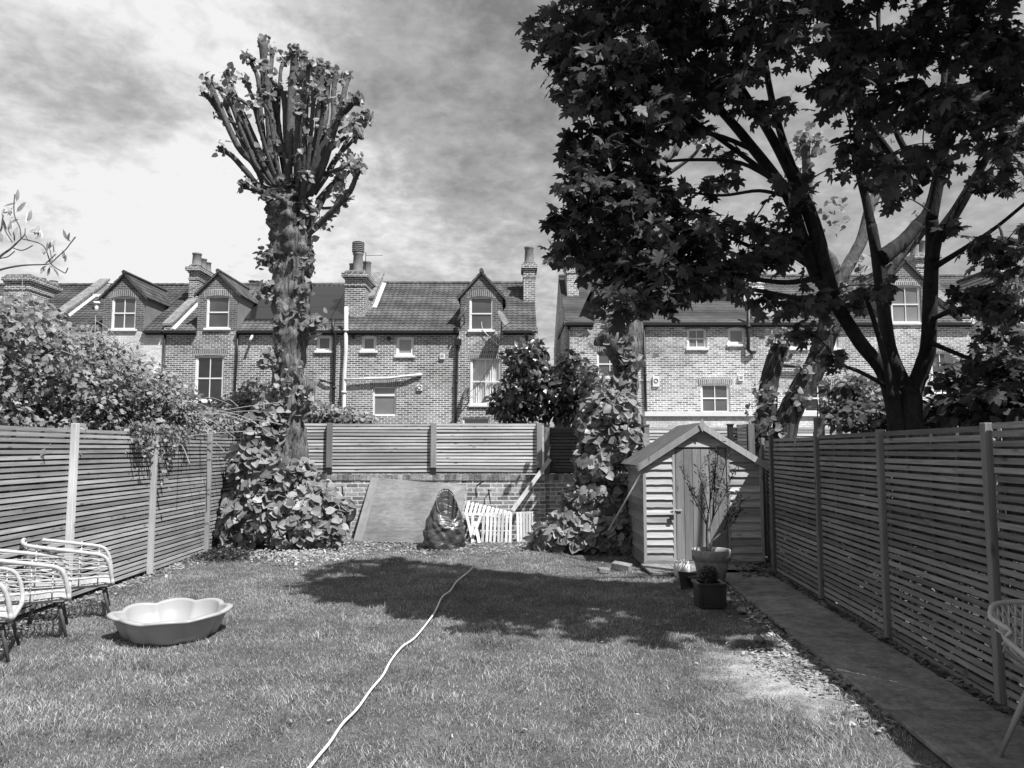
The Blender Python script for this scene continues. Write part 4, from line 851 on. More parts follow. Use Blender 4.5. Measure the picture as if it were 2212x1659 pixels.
def house(label, u0, u1, ve, vr, openings, wallmat='brick', roofmat='tile', style='tile', dormer=None, gutters=None, yr=30.8, extra_holes=()):
    x0, x1 = fx(u0, ve) + .006, fx(u1, ve) - .006; zE = fz(1106, ve); zR = P(1106, vr, yr).z
    h = thing('terraced_house', label, 'house', ((x0 + x1) / 2, YF, 0)); holes = []
    W = []
    for (a, b, c, d, kind, glass, kw) in openings:
        r = (fx(a, c), fx(b, c), fz(a, d), fz(a, c)); holes.append(r); W.append((r, kind, glass, kw))
    m = wall_grid(x0, x1, -.05, zE, YF, holes); yb = 2 * yr - YF
    m.add([(x0, YF, -.05), (x0, yb, -.05), (x0, yb, zE), (x0, yr, zR - .06), (x0, YF, zE)], [(0, 1, 2, 3, 4)], .5); m.add([(x1, YF, -.05), (x1, yb, -.05), (x1, yb, zE), (x1, yr, zR - .06), (x1, YF, zE)], [(4, 3, 2, 1, 0)], .5)
    m.add([(x0, yb, -.05), (x1, yb, -.05), (x1, yb, zE), (x0, yb, zE)], [(3, 2, 1, 0)], .5); m.add([(x0, YF + .4, -.05), (x1, YF + .4, -.05), (x1, YF + .4, zE), (x0, YF + .4, zE)], [(0, 1, 2, 3)], .5)
    m.build('wall', M[wallmat], h)
    for r, kind, glass, kw in W: window(h, r, YF, kind, glass, **kw)
    sl = (zR - zE) / (yr - YF); yo = YF - .16; zo = zE - .16 * sl + .03
    # roof in strips either side of the dormer so that nothing crosses its wall
    cuts = [(x0, x1)]
    if dormer: dx0, dx1 = fx(dormer['u0'], 640), fx(dormer['u1'], 640); cuts = [(x0, dx0 - .005), (dx1 + .005, x1)]
    rm = MB()
    for a, b in cuts:
        if b - a > .05: q = roof_sheet(a, b, yo, zo, yr, zR, style); rm.f += [tuple(len(rm.v) + i for i in f) for f in q.f]; rm.v += q.v; rm.r += q.r
    if dormer:
        za = P(1106, dormer['va'], YF).z; ya = min(yr - .02, YF + (za - zE) / sl) - .35; q = roof_sheet(dx0 - .004, dx1 + .004, max(YF + .6, ya - .9), zE + (max(YF + .6, ya - .9) - YF) * sl, yr, zR, style); rm.f += [tuple(len(rm.v) + i for i in f) for f in q.f]; rm.v += q.v; rm.r += q.r
    rm.add([(x0, yr, zR), (x1, yr, zR), (x1, yb, zE), (x0, yb, zE)], [(0, 1, 2, 3)])
    ro = rm.build('roof', M[roofmat], h)
    m = MB(); nr = int((x1 - x0) / .33)
    for i in range(nr): a = x0 + (x1 - x0) * i / nr; b = x0 + (x1 - x0) * (i + 1) / nr; m.tube([(a + .005, yr, zR + .0), (b - .005, yr, zR + .012)], .10, 8)
    m.build('ridge_tile', M[roofmat], ro)
    for a, b in (gutters or [(u0, u1)]):
        m = MB(); m.box(fx(a, ve) + .01, fx(b, ve) - .01, YF - .2, YF - .08, zE - .12, zE - .02); m.box(fx(a, ve) + .01, fx(b, ve) - .01, YF - .079, YF - .004, zE - .16, zE - .03); m.build('gutter', M['pipe_b'], h)
    if dormer:
        D = dormer; z0 = zE - .01; ze2 = P(1106, D['ve'], YF).z; xm = (dx0 + dx1) / 2; y = YF - .006
        wa = (fx(D['w'][0], 660), fx(D['w'][1], 660), fz(1106, D['w'][3]), fz(1106, D['w'][2])); wl = max(z0, wa[2]); holes = [(wa[0], wa[1], wl, wa[3])]
        d = wall_grid(dx0, dx1, z0, max(ze2, wa[3] + .001), y, [(wa[0], wa[1], wl, wa[3])], .12); top = max(ze2, wa[3] + .001)
        k = (za - ze2) / (xm - dx0); xa = dx0 + (top - ze2) / k if top > ze2 + .002 else dx0
        if top > ze2 + .002:        # trim: rebuild as strips under the gable
            d = wall_grid(dx0, dx1, z0, ze2, y, [(wa[0], wa[1], wl, min(wa[3], ze2))], .12)
            xb = dx1 - (xa - dx0); d.add([(dx0, y, ze2), (wa[0], y, ze2), (wa[0], y, top), (xa, y, top)] if xa < wa[0] else [(dx0, y, ze2), (wa[0], y, ze2), (wa[0], y, min(top, ze2 + (wa[0] - dx0) * k))], [(0, 1, 2, 3)] if xa < wa[0] else [(0, 1, 2)], .5)
            d.add([(wa[1], y, ze2), (dx1, y, ze2), (xb, y, top), (wa[1], y, top)] if xb > wa[1] else [(wa[1], y, ze2), (dx1, y, ze2), (wa[1], y, min(top, ze2 + (dx1 - wa[1]) * k))], [(0, 1, 2, 3)] if xb > wa[1] else [(0, 1, 2)], .5)
            d.add([(xa, y, top), (xb, y, top), (xm, y, za)], [(0, 1, 2)], .5)
        else: d.add([(dx0, y, ze2), (dx1, y, ze2), (xm, y, za)], [(0, 1, 2)], .5)
        dm = d.build('dormer', M['brickdark'], h)
        window(h, (wa[0], wa[1], wl, wa[3]), y, D.get('kind', 'sash4'), D.get('glass', 'glass_m'), arch=D.get('arch', True), archmat='arch')
        ye = YF + (ze2 - zE) / sl
        for x in (dx0, dx1): c = MB(); c.add([(x, y + .002, zE), (x, y + .002, ze2), (x, ye + .1, ze2 + .02)], [(0, 1, 2)], .5); c.add([(x + (.02 if x == dx0 else -.02), y + .002, zE), (x + (.02 if x == dx0 else -.02), y + .002, ze2), (x + (.02 if x == dx0 else -.02), ye + .1, ze2 + .02)], [(2, 1, 0)], .5); c.build('cheek', M['render'], dm)
        ya = YF + (za - zE) / sl + .1; ov = .12; rr = MB()
        for sg, xe in ((-1, dx0), (1, dx1)):
            xo = xe + sg * ov; zo2 = ze2 - ov * k; n = 5; yy0 = y - .1
            for i in range(n):
                for j in range(8):
                    t0, t1 = i / n, (i + 1) / n; s0, s1 = j / 8, (j + 1) / 8
                    def q(t, s, l): x = xo + (xm - xo) * t; z = zo2 + (za - zo2) * t; yback = YF + (z - zE) / sl + .15; return (x, yy0 + (yback - yy0) * s, z + l + .03)
                    rr.add([q(t0, s0, .03), q(t0, s1, .03), q(t1, s1, 0), q(t1, s0, 0), q(t0, s0, 0), q(t0, s1, 0)], [(0, 1, 2, 3) if sg < 0 else (3, 2, 1, 0), (0, 4, 5, 1)])
            rr.add([(xo, yy0, zo2 - .05), (xm, yy0, za - .05), (xm, yy0, za + .03), (xo, yy0, zo2 + .03), (xo, yy0 + .1, zo2 - .05), (xm, yy0 + .1, za - .05)], [(0, 1, 2, 3), (0, 4, 5, 1)])
        rr.tube([(xm, y - .12, za + .05), (xm, ya - .1, za + .05)], .08, 8); rr.build('dormer_roof', M[roofmat], dm)
    return h, x0, x1, zE, zR, sl, yr
def party(root, u, ve_z, sl, yr, w=.32, y0=None, lift=.22, mat='brick', name='firewall', x=None):
    x = fx(u, 700) if x is None else x; m = MB(); y0 = y0 or YF - .02; z0 = ve_z + (y0 - YF) * sl; z1 = ve_z + (yr - YF) * sl
    m.prism([(x - w / 2, y0, z0 - .25), (x - w / 2, y0, z0 + lift), (x - w / 2, yr, z1 + lift), (x - w / 2, yr, z1 - .25)], (w, 0, 0)); f = m.build(name, M[mat], root)
    m = MB(); m.prism([(x - w / 2 - .05, y0 - .04, z0 + lift + .002), (x - w / 2 - .05, y0 - .04, z0 + lift + .09), (x - w / 2 - .05, yr + .04, z1 + lift + .09), (x - w / 2 - .05, yr + .04, z1 + lift + .002)], (w + .1, 0, 0)); m.build('coping', M['coping'], f)
    m = MB(); xx = x + w / 2; m.prism([(xx, y0, z0 + .07), (xx + .16, y0, z0 + .05), (xx + .16, yr, z1 + .05), (xx, yr, z1 + .07)], (0, 0, .03)); m.build('flashing', M['lead'], f)
N_ = {}
# far left neighbour
hZ, a, b, zE, zR, sl, yr = house('house at the far left edge, mostly hidden by the bramble hedge', -420, 108, 716, 617, [(-60, -10, 720, 790, 'sash4', 'glass_m', N_)], 'brick', 'tiledark', 'tile')
chimney(hZ, 9, 62, 592, 28.2, 1.9, zE - .2, [(.3, .5, .16, .18, 0), (.55, .75, .16, .16, 0), (.8, .95, .16, .14, 0)], 'brick')
party(hZ, 0, zE, sl, yr, x=b - .2)
# A: painted lower wall
hA, a, b, zE, zR, sl, yr = house('house with a pale painted wall, weathered roof and skylight beside the first dormer', 108, 356, 714, 617, [(125, 175, 770, 850, 'sash4', 'glass_m', N_)], 'brickpaint', 'tiledark', 'tile',
    dormer=dict(u0=224, u1=313, va=592, ve=638, w=(241, 295, 641, 711), glass='glass_m'), gutters=[(110, 222), (315, 354)])
m = MB(); y = 29.6; p0, p1 = P(203, 622, 30.2), P(246, 638, 29.6)
m.add([(P(187, 638, 29.8).x, 29.75, zE + 2.75 * sl + .1), (P(258, 638, 29.8).x, 29.75, zE + 2.75 * sl + .1), (P(262, 622, 30.6).x, 30.65, zE + 3.65 * sl + .1), (P(205, 622, 30.6).x, 30.65, zE + 3.65 * sl + .1)], [(0, 1, 2, 3)]); m.build('skylight', M['skylight'], hA)
m = MB(); x0_ = P(187, 638, 29.8).x; x1_ = P(258, 638, 29.8).x; m.box(x0_, x1_, 29.66, 29.74, zE + 2.7 * sl + .02, zE + 2.75 * sl + .1); m.build('skylight_frame', M['white'], hA)
p = P(208, 675, 28.6); m = MB(); m.tube([p, p + Vector((0, 0, .35))], .07, 10); m.tube([p + Vector((0, 0, .33)), p + Vector((0, 0, .42))], .12, 10); m.build('roof_vent', M['white'], hA, True)
party(hA, 0, zE, sl, yr, x=b + .12, w=.26, lift=.2)
pipe(hA, [(fx(356), YF - .07, zE - .1), (fx(356), YF - .07, 0.2)], 'pipe_b', .04)
# B
hB, a, b, zE, zR, sl, yr = house('brick house with solar panels, a dormer and tall arched window', 356, 742, 714, 616, [(422, 485, 768, 866, 'sash4', 'glass_d', dict(frame=.07)), (684, 717, 724, 758, 'small', 'glass_m', N_), (640, 681, 836, 878, 'sash2', 'glass_d', N_)], 'brick', 'tile', 'tile',
    dormer=dict(u0=428, u1=514, va=589, ve=632, w=(446, 497, 639, 709), kind='sash2', glass='glass_m'), gutters=[(358, 426), (516, 742)])
chimney(hB, 408, 428, 571, 29.0, 2.0, zE, [(.5, .12, .19, .5, 0), (.5, .40, .17, .42, 0), (.5, .62, .17, .38, 0)], 'brick', .12)
m = MB(); fl = []
def rp(u, v, zoff=.14):                    # point on the roof plane under pixel u, v
    r = ray(u, v); t = (zE + zoff - CAM_H - YF * sl) / (r.z - r.y * sl); return Vector((0, 0, CAM_H)) + r * t
for (ua, ub, va, vb) in ((524, 0, 690, 662), (0, 0, 662, 640), (0, 0, 640, 619)): pass
y_rows = [27.65, 28.6, 29.55, 30.5]; xs0 = rp(526, 690).x; cols = [xs0 + i * 1.62 for i in range(5)]
sp = MB(); sf = MB()
for r_ in range(3):
    for c_ in range(4):
        if r_ > 0 and c_ == 0 and r_ == 2: continue
        xa, xb2 = cols[c_] + .0, cols[c_] + 1.6
        if xb2 > fx(748) - .1: xb2 = min(xb2, fx(748) - .1)
        if xb2 - xa < .3: continue
        ya_, yb_ = y_rows[r_], y_rows[r_ + 1] - .025; o_ = .12
        q = MB(); q.add([(xa, ya_, zE + (ya_ - YF) * sl + o_), (xb2, ya_, zE + (ya_ - YF) * sl + o_), (xb2, yb_, zE + (yb_ - YF) * sl + o_), (xa, yb_, zE + (yb_ - YF) * sl + o_), (xa, ya_, zE + (ya_ - YF) * sl + .05), (xb2, ya_, zE + (ya_ - YF) * sl + .05), (xb2, yb_, zE + (yb_ - YF) * sl + .05), (xa, yb_, zE + (yb_ - YF) * sl + .05)], [(0, 1, 2, 3), (0, 4, 5, 1), (1, 5, 6, 2), (3, 7, 4, 0)]); q.build('solar_panel', M['solar'], hB)
pipe(hB, [(fx(513), YF - .07, zE - .1), (fx(513), YF - .07, zE - 1), (fx(506), YF - .07, 0.2)], 'pipe_b', .04)
pipe(hB, [P(719, 690, 26.8), P(719, 716, 26.8), P(724, 722, 26.85), P(722, 790, 26.9), P(720, 880, 26.9), P(719, 960, 26.9)], 'pipe_b', .06, 'soil_pipe')
pipe(hB, [P(548, 720, 26.98), P(540, 735, 26.7)], 'pipe_w', .05, 'overflow_pipe')
pipe(hB, [P(720, 826, 26.9), P(705, 825, 26.9), P(690, 820, 26.93)], 'pipe_b', .035, 'waste_pipe')
for i, (u, vt) in enumerate(((537, 600), (548, 601))): q = P(u, vt + 8, 32); m = MB(); m.lathe((q.x, 32.5, q.z - 1), [(.16, 0), (.15, 1.1), (.2, 1.12), (.001, 1.2)], 12); m.build('far_chimney_pot', M['pot'], hB, True)
# C
hC, a, b, zE, zR, sl, yr = house('end brick house with curtained arched window, dishes and white waste pipe', 742, 1160, 714, 613,
    [(781, 813, 725, 758, 'small', 'glass_m', N_), (856, 894, 727, 768, 'small', 'glass_l', N_), (806, 856, 835, 898, 'hopper', 'glass_l', dict(sill=False, arch=True)), (1016, 1083, 774, 874, 'sash4', 'curtain', dict(frame=.06)), (1000, 1058, 902, 1010, 'hopper', 'glass_l', dict(sill=False, arch=False))], 'brick', 'tile', 'tile',
    dormer=dict(u0=995, u1=1085, va=588, ve=638, w=(1014, 1066, 641, 713), kind='sash2', glass='glass_m'), gutters=[(744, 993), (1087, 1150)])
chimney(hC, 745, 789, 584, 27.9, 1.75, zE + .2, [(.2, .3, .13, .38, 0), (.55, .15, .21, .75, 1), (.8, .6, .18, .6, 0), (.3, .8, .2, .5, 0)], 'brick', .12)
party(hC, 0, zE, sl, yr, x=fx(742) + .55, w=.36, y0=28.6, lift=.42)
chimney(hC, 1131, 1156, 566, 29.2, 1.0, zE + .9, [(.5, .4, .20, .72, 0)], 'brick', .09)
m = MB(); m.box(b - .1, b + .04, YF - .02, yr, zE - .05, zE + .12); m.build('verge', M['brickdark'], hC)
pipe(hC, [P(748, 663, 26.85), P(747, 760, 26.88), P(744, 805, 26.88), P(742, 885, 26.88), P(757, 903, 26.8)], 'pipe_w', .075, 'soil_pipe')
pipe(hC, [P(744, 820, 26.85), P(800, 818, 26.87), P(840, 817, 26.87), P(880, 812, 26.87), P(911, 809, 26.95)], 'pipe_w', .05, 'waste_pipe')
pipe(hC, [(fx(989), YF - .08, zE - .1), P(988, 745, 26.9), P(984, 900, 26.9), P(984, 960, 26.9)], 'pipe_b', .045)
m = MB(); q = P(989, 740, 26.86); m.box(q.x - .13, q.x + .13, q.y - .08, q.y + .08, q.z - .1, q.z + .12); m.build('hopper_head', M['pipe_b'], hC)
dish(hC, 1002, 680, 26.7, .3, -70); dish(hC, 1083, 692, 26.45, .36, 62); dish(hC, 1011, 852, 26.7, .28, -60)
def wallbox(root, u, v, w, h, name, mat='white', y=26.93, ring=False):
    q = P(u, v, y); m = MB(); m.box(q.x - w / 2, q.x + w / 2, y, YF - .002, q.z - h / 2, q.z + h / 2); o = m.build(name, M[mat], root, bevel=.01)
    r = MB()
    if ring: r.tube([(q.x + .07 * math.cos(a_), y - .006, q.z + .02 + .07 * math.sin(a_)) for a_ in [2 * math.pi * i / 16 for i in range(16)]], .012, 5, closed=True)
    else:
        for i in range(3): r.box(q.x - w * .3, q.x + w * .3, y - .006, y - .001, q.z + h * (.25 - i * .2), q.z + h * (.32 - i * .2))
    r.build('grille', M['iron'], o)
wallbox(hC, 906, 838, .2, .2, 'flue_vent', ring=True); wallbox(hC, 955, 770, .19, .2, 'air_vent')
for u, v in ((763, 727), (840, 731)): q = P(u, v, 26.97); m = MB(); m.tube([q, q + Vector((0, -.05, 0))], .07, 12); m.build('extract_hole', M['iron'], hC)
q = P(790, 552, 28.4); m = MB(); m.tube([q + Vector((0, 0, -.9)), q + Vector((0, 0, .12))], .014, 6); m.tube([q, q + Vector((.65, .05, .02))], .008, 5)
for i in range(6): w_ = q + Vector((.1 + i * .1, .0, .01)); m.tube([w_ + Vector((0, -.12, -.06)), w_ + Vector((0, .12, .06))], .005, 4)
m.build('tv_aerial', M['iron'], hC)
m = MB(); m.tube(catmull([P(1040, 695, 26.9), P(1046, 716, 26.9), P(1080, 748, 26.9), P(1100, 762, 26.9)], 5), .012, 5); m.build('cable', M['white'], hC)
m = MB(); m.tube(catmull([P(1078, 715, 26.9), P(1070, 765, 26.9), P(1045, 815, 26.85), P(1012, 850, 26.9)], 5), .008, 5); m.build('black_cable', M['iron'], hC)
# D
hD, a, b, zE, zR, sl, yr = house('pale brick end house right of the gap, with smooth slate roof and white lower band', 1221, 1628, 697, 598,
    [(1289, 1346, 757, 815, 'sash4', 'glass_m', N_), (1484, 1526, 710, 752, 'sash4', 'glass_l', dict(frame=.06)), (1572, 1610, 708, 744, 'small', 'glass_l', N_), (1513, 1576, 829, 891, 'sash4', 'glass_m', dict(frame=.06, sill=False))], 'brick2', 'slate', 'slate',
    dormer=dict(u0=1284, u1=1370, va=575, ve=622, w=(1303, 1352, 634, 700), glass='glass_l'), gutters=[(1222, 1282), (1372, 1640)])
m = MB(); x0_, x1_ = fx(1386), fx(2300); zt = fz(1400, 901); m.box(x0_, x1_, 26.3, YF - .003, -.05, zt); ex = m.build('painted_wall', M['brickpaint'], hD); m = MB(); m.box(x0_ - .05, x1_, 26.22, YF - .004, zt + .001, zt + .16); m.build('band', M['white'], ex)
chimney(hD, 1225, 1250, 557, 29.0, 1.2, zE + .8, [(.5, .4, .18, .5, 0)], 'brick2', .07)
m = MB(); m.box(a - .05, a + .08, YF - .02, yr, zE - .05, zE + .1); m.build('verge', M['brickdark'], hD)
pipe(hD, [(fx(1391), YF - .08, zE - .1), (fx(1393), YF - .08, 2.6)], 'pipe_b', .045); pipe(hD, [(fx(1229), YF - .08, zE - .1), (fx(1229), YF - .08, .3)], 'pipe_b', .04)
pipe(hD, [P(1617, 652, 26.85), P(1616, 755, 26.85), P(1622, 761, 26.86), P(1630, 761, 26.95)], 'pipe_b', .07, 'soil_pipe')
wallbox(hD, 1417, 824, .24, .38, 'alarm_box', 'sill', ring=True); wallbox(hD, 1601, 817, .2, .2, 'air_vent')
m = MB(); xa, xb2 = P(1492, 650, 29).x, P(1565, 650, 29).x; o_ = .1
def rz_(y): return zE + (y - YF) * sl
m.add([(xa, 28.7, rz_(28.7) + o_), (xb2, 28.7, rz_(28.7) + o_), (xb2, 29.7, rz_(29.7) + o_), (xa, 29.7, rz_(29.7) + o_)], [(0, 1, 2, 3)]); m.build('skylight', M['skylight'], hD); m = MB(); m.box(xa - .06, xb2 + .06, 28.6, 28.69, rz_(28.6), rz_(28.7) + .12); m.build('skylight_frame', M['iron'], hD)
# E
hE, a, b, zE, zR, sl, yr = house('brick house behind the sycamore trunks, with a large white dormer window', 1628, 2100, 697, 598,
    [(1706, 1742, 708, 752, 'small', 'glass_m', N_), (1775, 1810, 708, 752, 'small', 'glass_m', N_), (2010, 2052, 760, 850, 'sash4', 'glass_m', N_), (1735, 1800, 830, 890, 'sash4', 'glass_d', N_)], 'brick2', 'tile', 'tile',
    dormer=dict(u0=1914, u1=2000, va=562, ve=608, w=(1925, 1990, 617, 697), glass='glass_l'), gutters=[(1640, 1912), (2002, 2098)])
chimney(hE, 1606, 1650, 579, 28.2, 1.6, zE + .3, [(.3, .3, .16, .4, 0), (.7, .3, .16, .4, 0)], 'brick2', .1)
chimney(hE, 1980, 2028, 545, 29.8, 1.4, zE + 1, [(.2, .3, .17, .6, 0), (.6, .3, .17, .6, 0)], 'brick', .1)
pipe(hE, [(fx(1905), YF - .08, zE - .1), (fx(1907), YF - .08, 2.6)], 'pipe_b', .045)
pipe(hE, [P(1690, 790, 26.85), P(1745, 792, 26.85)], 'pipe_b', .06, 'waste_pipe')
m = MB(); q = P(1668, 662, 27.2); m.box(q.x - .45, q.x + .35, 27.3, 28.3, q.z - .35, q.z + .35); m.build('roof_box', M['lead'], hE)
party(hE, 0, zE, sl, yr, x=b - .2)
hF, a, b, zE, zR, sl, yr = house('brick house at the far right edge behind the leaves, with a tiled dormer', 2100, 2620, 697, 598,
    [(2130, 2175, 760, 850, 'sash4', 'glass_m', N_), (2260, 2300, 710, 750, 'small', 'glass_m', N_)], 'brick2', 'tile', 'tile',
    dormer=dict(u0=2140, u1=2232, va=570, ve=618, w=(2156, 2212, 633, 697), glass='glass_l'), gutters=[(2102, 2138), (2234, 2600)])

# ------------------------------------------------------------------ trees
def limb(m, pix, y0, y1, r0, r1, n=8, rough=.12, knob=0, steps=4, jitter=0):
    """a tapered limb through photo points, running from depth y0 to y1; radii in metres"""
    pts = [P(u, v, y0 + (y1 - y0) * (i / (len(pix) - 1))) for i, (u, v) in enumerate(pix)]
    c = catmull(pts, steps); L = len(c) - 1; rad = [r0 + (r1 - r0) * (i / L) ** .8 for i in range(L + 1)]
    if knob: rad[-1] *= knob; rad[-2] *= (1 + (knob - 1) * .55)
    m.tube(c, rad, n, rough=rough); return c
def z1(x, y): return (398.2 + x * .3467, 44.2 + y * .3467)
def knobs(m, pts, n, r):
    for _ in range(n):
        p = random.choice(pts); d = Vector((random.uniform(-1, 1), random.uniform(-1, .3), random.uniform(-.3, .8))).normalized(); m.tube([p, p + d * r], [r * .5, r * .15], 5, rough=.3)
def lime_left():
    t = thing('pollarded_lime', 'tall pollarded lime tree with bare clubbed limbs, left of the back fence', 'tree', P(632, 1165, 13.0) * Vector((1, 1, 0)) if 0 else (P(632, 1165, 13.0).x, 13.0, 0))
    m = MB(); prof = [(632, 1235, .42), (634, 1150, .34), (640, 1050, .26), (633, 960, .235), (628, 900, .225), (622, 820, .24), (626, 740, .27), (630, 690, .31), (628, 640, .29), (636, 570, .32), (630, 520, .33), (626, 470, .36), (622, 440, .38), (624, 415, .26), (626, 395, .08)]
    pts = catmull([P(u, v, 13.0) for u, v, _ in prof], 11); rs = np.interp(np.linspace(0, len(prof) - 1, len(pts)), range(len(prof)), [q[2] for q in prof])
    rs = [r * (1 + .05 * math.sin(i * .86) + .04 * math.sin(i * .36 + 1)) for i, r in enumerate(rs)]; n = 48; vs = []
    for i, p in enumerate(pts):
        for k in range(n):
            a = 2 * math.pi * k / n; fl = 1 + .09 * math.sin(3 * a + i * .1) + .06 * math.sin(7 * a - i * .12) + .05 * abs(math.sin(15 * a + 2 * math.sin(i * .2))) + .07 * random.uniform(-1, 1) + .09 * max(0, math.sin(2 * a + i * .33) * math.sin(i * .21 + a)) ** 2
            vs.append((p.x + rs[i] * fl * math.cos(a), p.y + rs[i] * fl * math.sin(a) * .95, p.z))
    m.add(vs, [(i * n + k, i * n + (k + 1) % n, (i + 1) * n + (k + 1) % n, (i + 1) * n + k) for i in range(len(pts) - 1) for k in range(n)])
    burr = []
    for (u, v, r) in ((572, 555, .16), (585, 545, .12), (570, 625, .09), (588, 640, .08), (672, 700, .14), (690, 690, .08), (600, 760, .13), (596, 850, .12), (600, 790, .10), (650, 600, .14), (665, 560, .1), (655, 530, .1), (598, 990, .12), (664, 880, .08)):
        q = P(u, v, 12.85); burr.append(q); rt = P(628, v + 18, 12.98); m.tube([rt, rt.lerp(q, .55), q, q + (q - rt) * .12], [r * .9, r * .8, r * 1.0, r * .4], 9, rough=.45)
    m.build('trunk', M['bark'], t, True)
    L = [([(520, 1060), (440, 900), (330, 780), (230, 560), (150, 380)], 22, 17, -.6), ([(230, 580), (170, 500), (125, 450)], 18, 17, -.8), ([(560, 1060), (440, 760), (350, 560), (290, 420), (270, 330)], 26, 20, .3), ([(380, 660), (320, 570), (285, 515)], 17, 15, .4), ([(360, 660), (290, 630), (232, 598)], 10, 9, -.2),
         ([(500, 600), (360, 500), (200, 415)], 12, 11, .6), ([(480, 1060), (400, 960), (300, 850), (225, 800)], 19, 15, -.7), ([(640, 1180), (520, 1090), (430, 1050), (370, 1025)], 22, 18, -.8), ([(500, 820), (480, 620), (420, 470), (375, 370)], 14, 12, .5), ([(545, 1050), (540, 800), (530, 600), (500, 350), (490, 130)], 30, 25, .1),
         ([(575, 900), (560, 640), (540, 450), (540, 300), (550, 190)], 14, 14, .7), ([(480, 700), (470, 500), (455, 350), (400, 240)], 15, 13, -.2), ([(560, 400), (480, 270), (400, 230)], 10, 10, -.3), ([(640, 1050), (660, 700), (665, 500), (680, 300), (685, 190)], 28, 24, -.2), ([(740, 1000), (720, 740), (720, 500), (730, 330), (735, 240)], 18, 16, .6),
         ([(600, 800), (585, 600), (600, 320), (625, 250)], 13, 12, .9), ([(770, 1000), (830, 700), (850, 420), (850, 300)], 22, 20, -.1), ([(830, 900), (880, 600), (890, 450), (905, 300)], 18, 17, .5), ([(800, 1020), (830, 900), (940, 640), (1010, 550), (1070, 490)], 28, 22, -.5), ([(900, 720), (930, 600), (930, 450), (945, 340)], 18, 17, .3),
         ([(930, 650), (970, 560), (1000, 430), (1010, 370)], 19, 18, .7), ([(900, 810), (1000, 730), (1060, 690)], 13, 11, -.6), ([(960, 700), (1080, 630), (1140, 605)], 11, 9, -.3), ([(900, 930), (940, 860), (1020, 780), (1080, 710)], 14, 11, .3), ([(830, 970), (950, 930), (1040, 900)], 13, 11, -.7), ([(830, 1120), (920, 1020), (1010, 960), (1070, 880)], 14, 11, .3),
         ([(750, 1350), (850, 1260), (950, 1160), (1040, 1050), (1080, 930)], 20, 16, -.8), ([(860, 1170), (960, 1160), (1000, 1110)], 9, 8, -.4), ([(750, 1330), (840, 1160), (900, 1050), (960, 1000)], 20, 15, .2), ([(690, 1330), (640, 1150), (560, 1095)], 19, 17, -.6), ([(740, 1420), (735, 1250), (740, 1100), (760, 980)], 20, 18, -.5),
         ([(690, 1100), (640, 880), (560, 700), (550, 620), (470, 480)], 15, 12, -.4), ([(700, 1150), (760, 1000), (820, 880), (900, 700)], 34, 22, .0), ([(660, 1080), (640, 850), (625, 500), (590, 440)], 22, 20, .2), ([(700, 1000), (700, 700), (760, 480)], 17, 14, -.5), ([(720, 1060), (690, 800), (745, 560), (765, 430)], 18, 14, .8), ([(560, 1150), (500, 950), (410, 760), (360, 700)], 20, 18, .1)]
    for i in range(24):       # further shoots inside the fan
        x1 = random.uniform(230, 1080); top = np.interp(x1, [110, 250, 480, 700, 900, 1100], [400, 330, 180, 230, 320, 560]); y1 = random.uniform(top + 20, top + 330); x0 = 690 + (x1 - 650) * .28; L.append(([(x0, 1120 - abs(x1 - 660) * .1), (x0 + (x1 - x0) * .4, 930), (x0 + (x1 - x0) * .78, y1 + (930 - y1) * .42), (x1, y1)], random.uniform(13, 19), random.uniform(9, 13), random.uniform(-.9, .9)))
    ends = []; mids = []; s_ = .3467 * 13 / 1600
    for pix, r0, r1, dy in L:
        m = MB(); c = limb(m, [z1(*p) for p in pix], 13.0 - .1 * (dy < 0), 13.0 + dy, r0 * s_ * 1.08, r1 * s_ * .95, 10, .26, knob=1.55); knobs(m, c[3:], 13, .06)
        e = c[-1]; 
        for _ in range(5): d = Vector((random.uniform(-1, 1), random.uniform(-1, 1), random.uniform(0, 1))).normalized(); m.tube([e, e + d * r1 * s_ * 1.7], [r1 * s_ * .7, r1 * s_ * .25], 6, rough=.5)
        m.build('limb', M['bark2'], t, True); ends.append((e, 1 if pix[-1][0] > 560 else .45)); mids += c[len(c) // 3:-2]
    pts = []
    for e, w in ends: k = int(22 * w) + 6; pts.append(np.array(e) + np.clip(rng.normal(size=(k, 3)), -1.4, 1.4) * .07 + np.array([0, 0, .03]))
    for _ in range(34): e = random.choice([q for q in mids if q.x > -4.55]); pts.append(np.array(e) + np.clip(rng.normal(size=(9, 3)), -1.3, 1.3) * .07)
    for q in burr: pts.append(np.array(q) + rng.normal(size=(18, 3)) * .10)
    for u, v, k in ((620, 400, 40), (640, 440, 30), (670, 450, 30), (730, 420, 40), (745, 350, 40), (700, 480, 30), (560, 405, 14), (600, 470, 14), (655, 560, 30), (590, 560, 16), (630, 660, 14), (610, 700, 24), (655, 640, 20), (600, 760, 30), (610, 840, 60), (585, 870, 40), (660, 850, 45), (575, 780, 30), (600, 925, 50), (640, 800, 14)):
        pts.append(np.array(P(u, v, 12.8)) + np.clip(rng.normal(size=(k, 3)), -1.3, 1.3) * .11)
    leaves('sprouts', np.concatenate(pts), .085, T_HEART, M['leaf_lime'], t, up=(.2, -.6, .6), spread=.8, droop=.3, jit=.5)
    return t
lime_left()

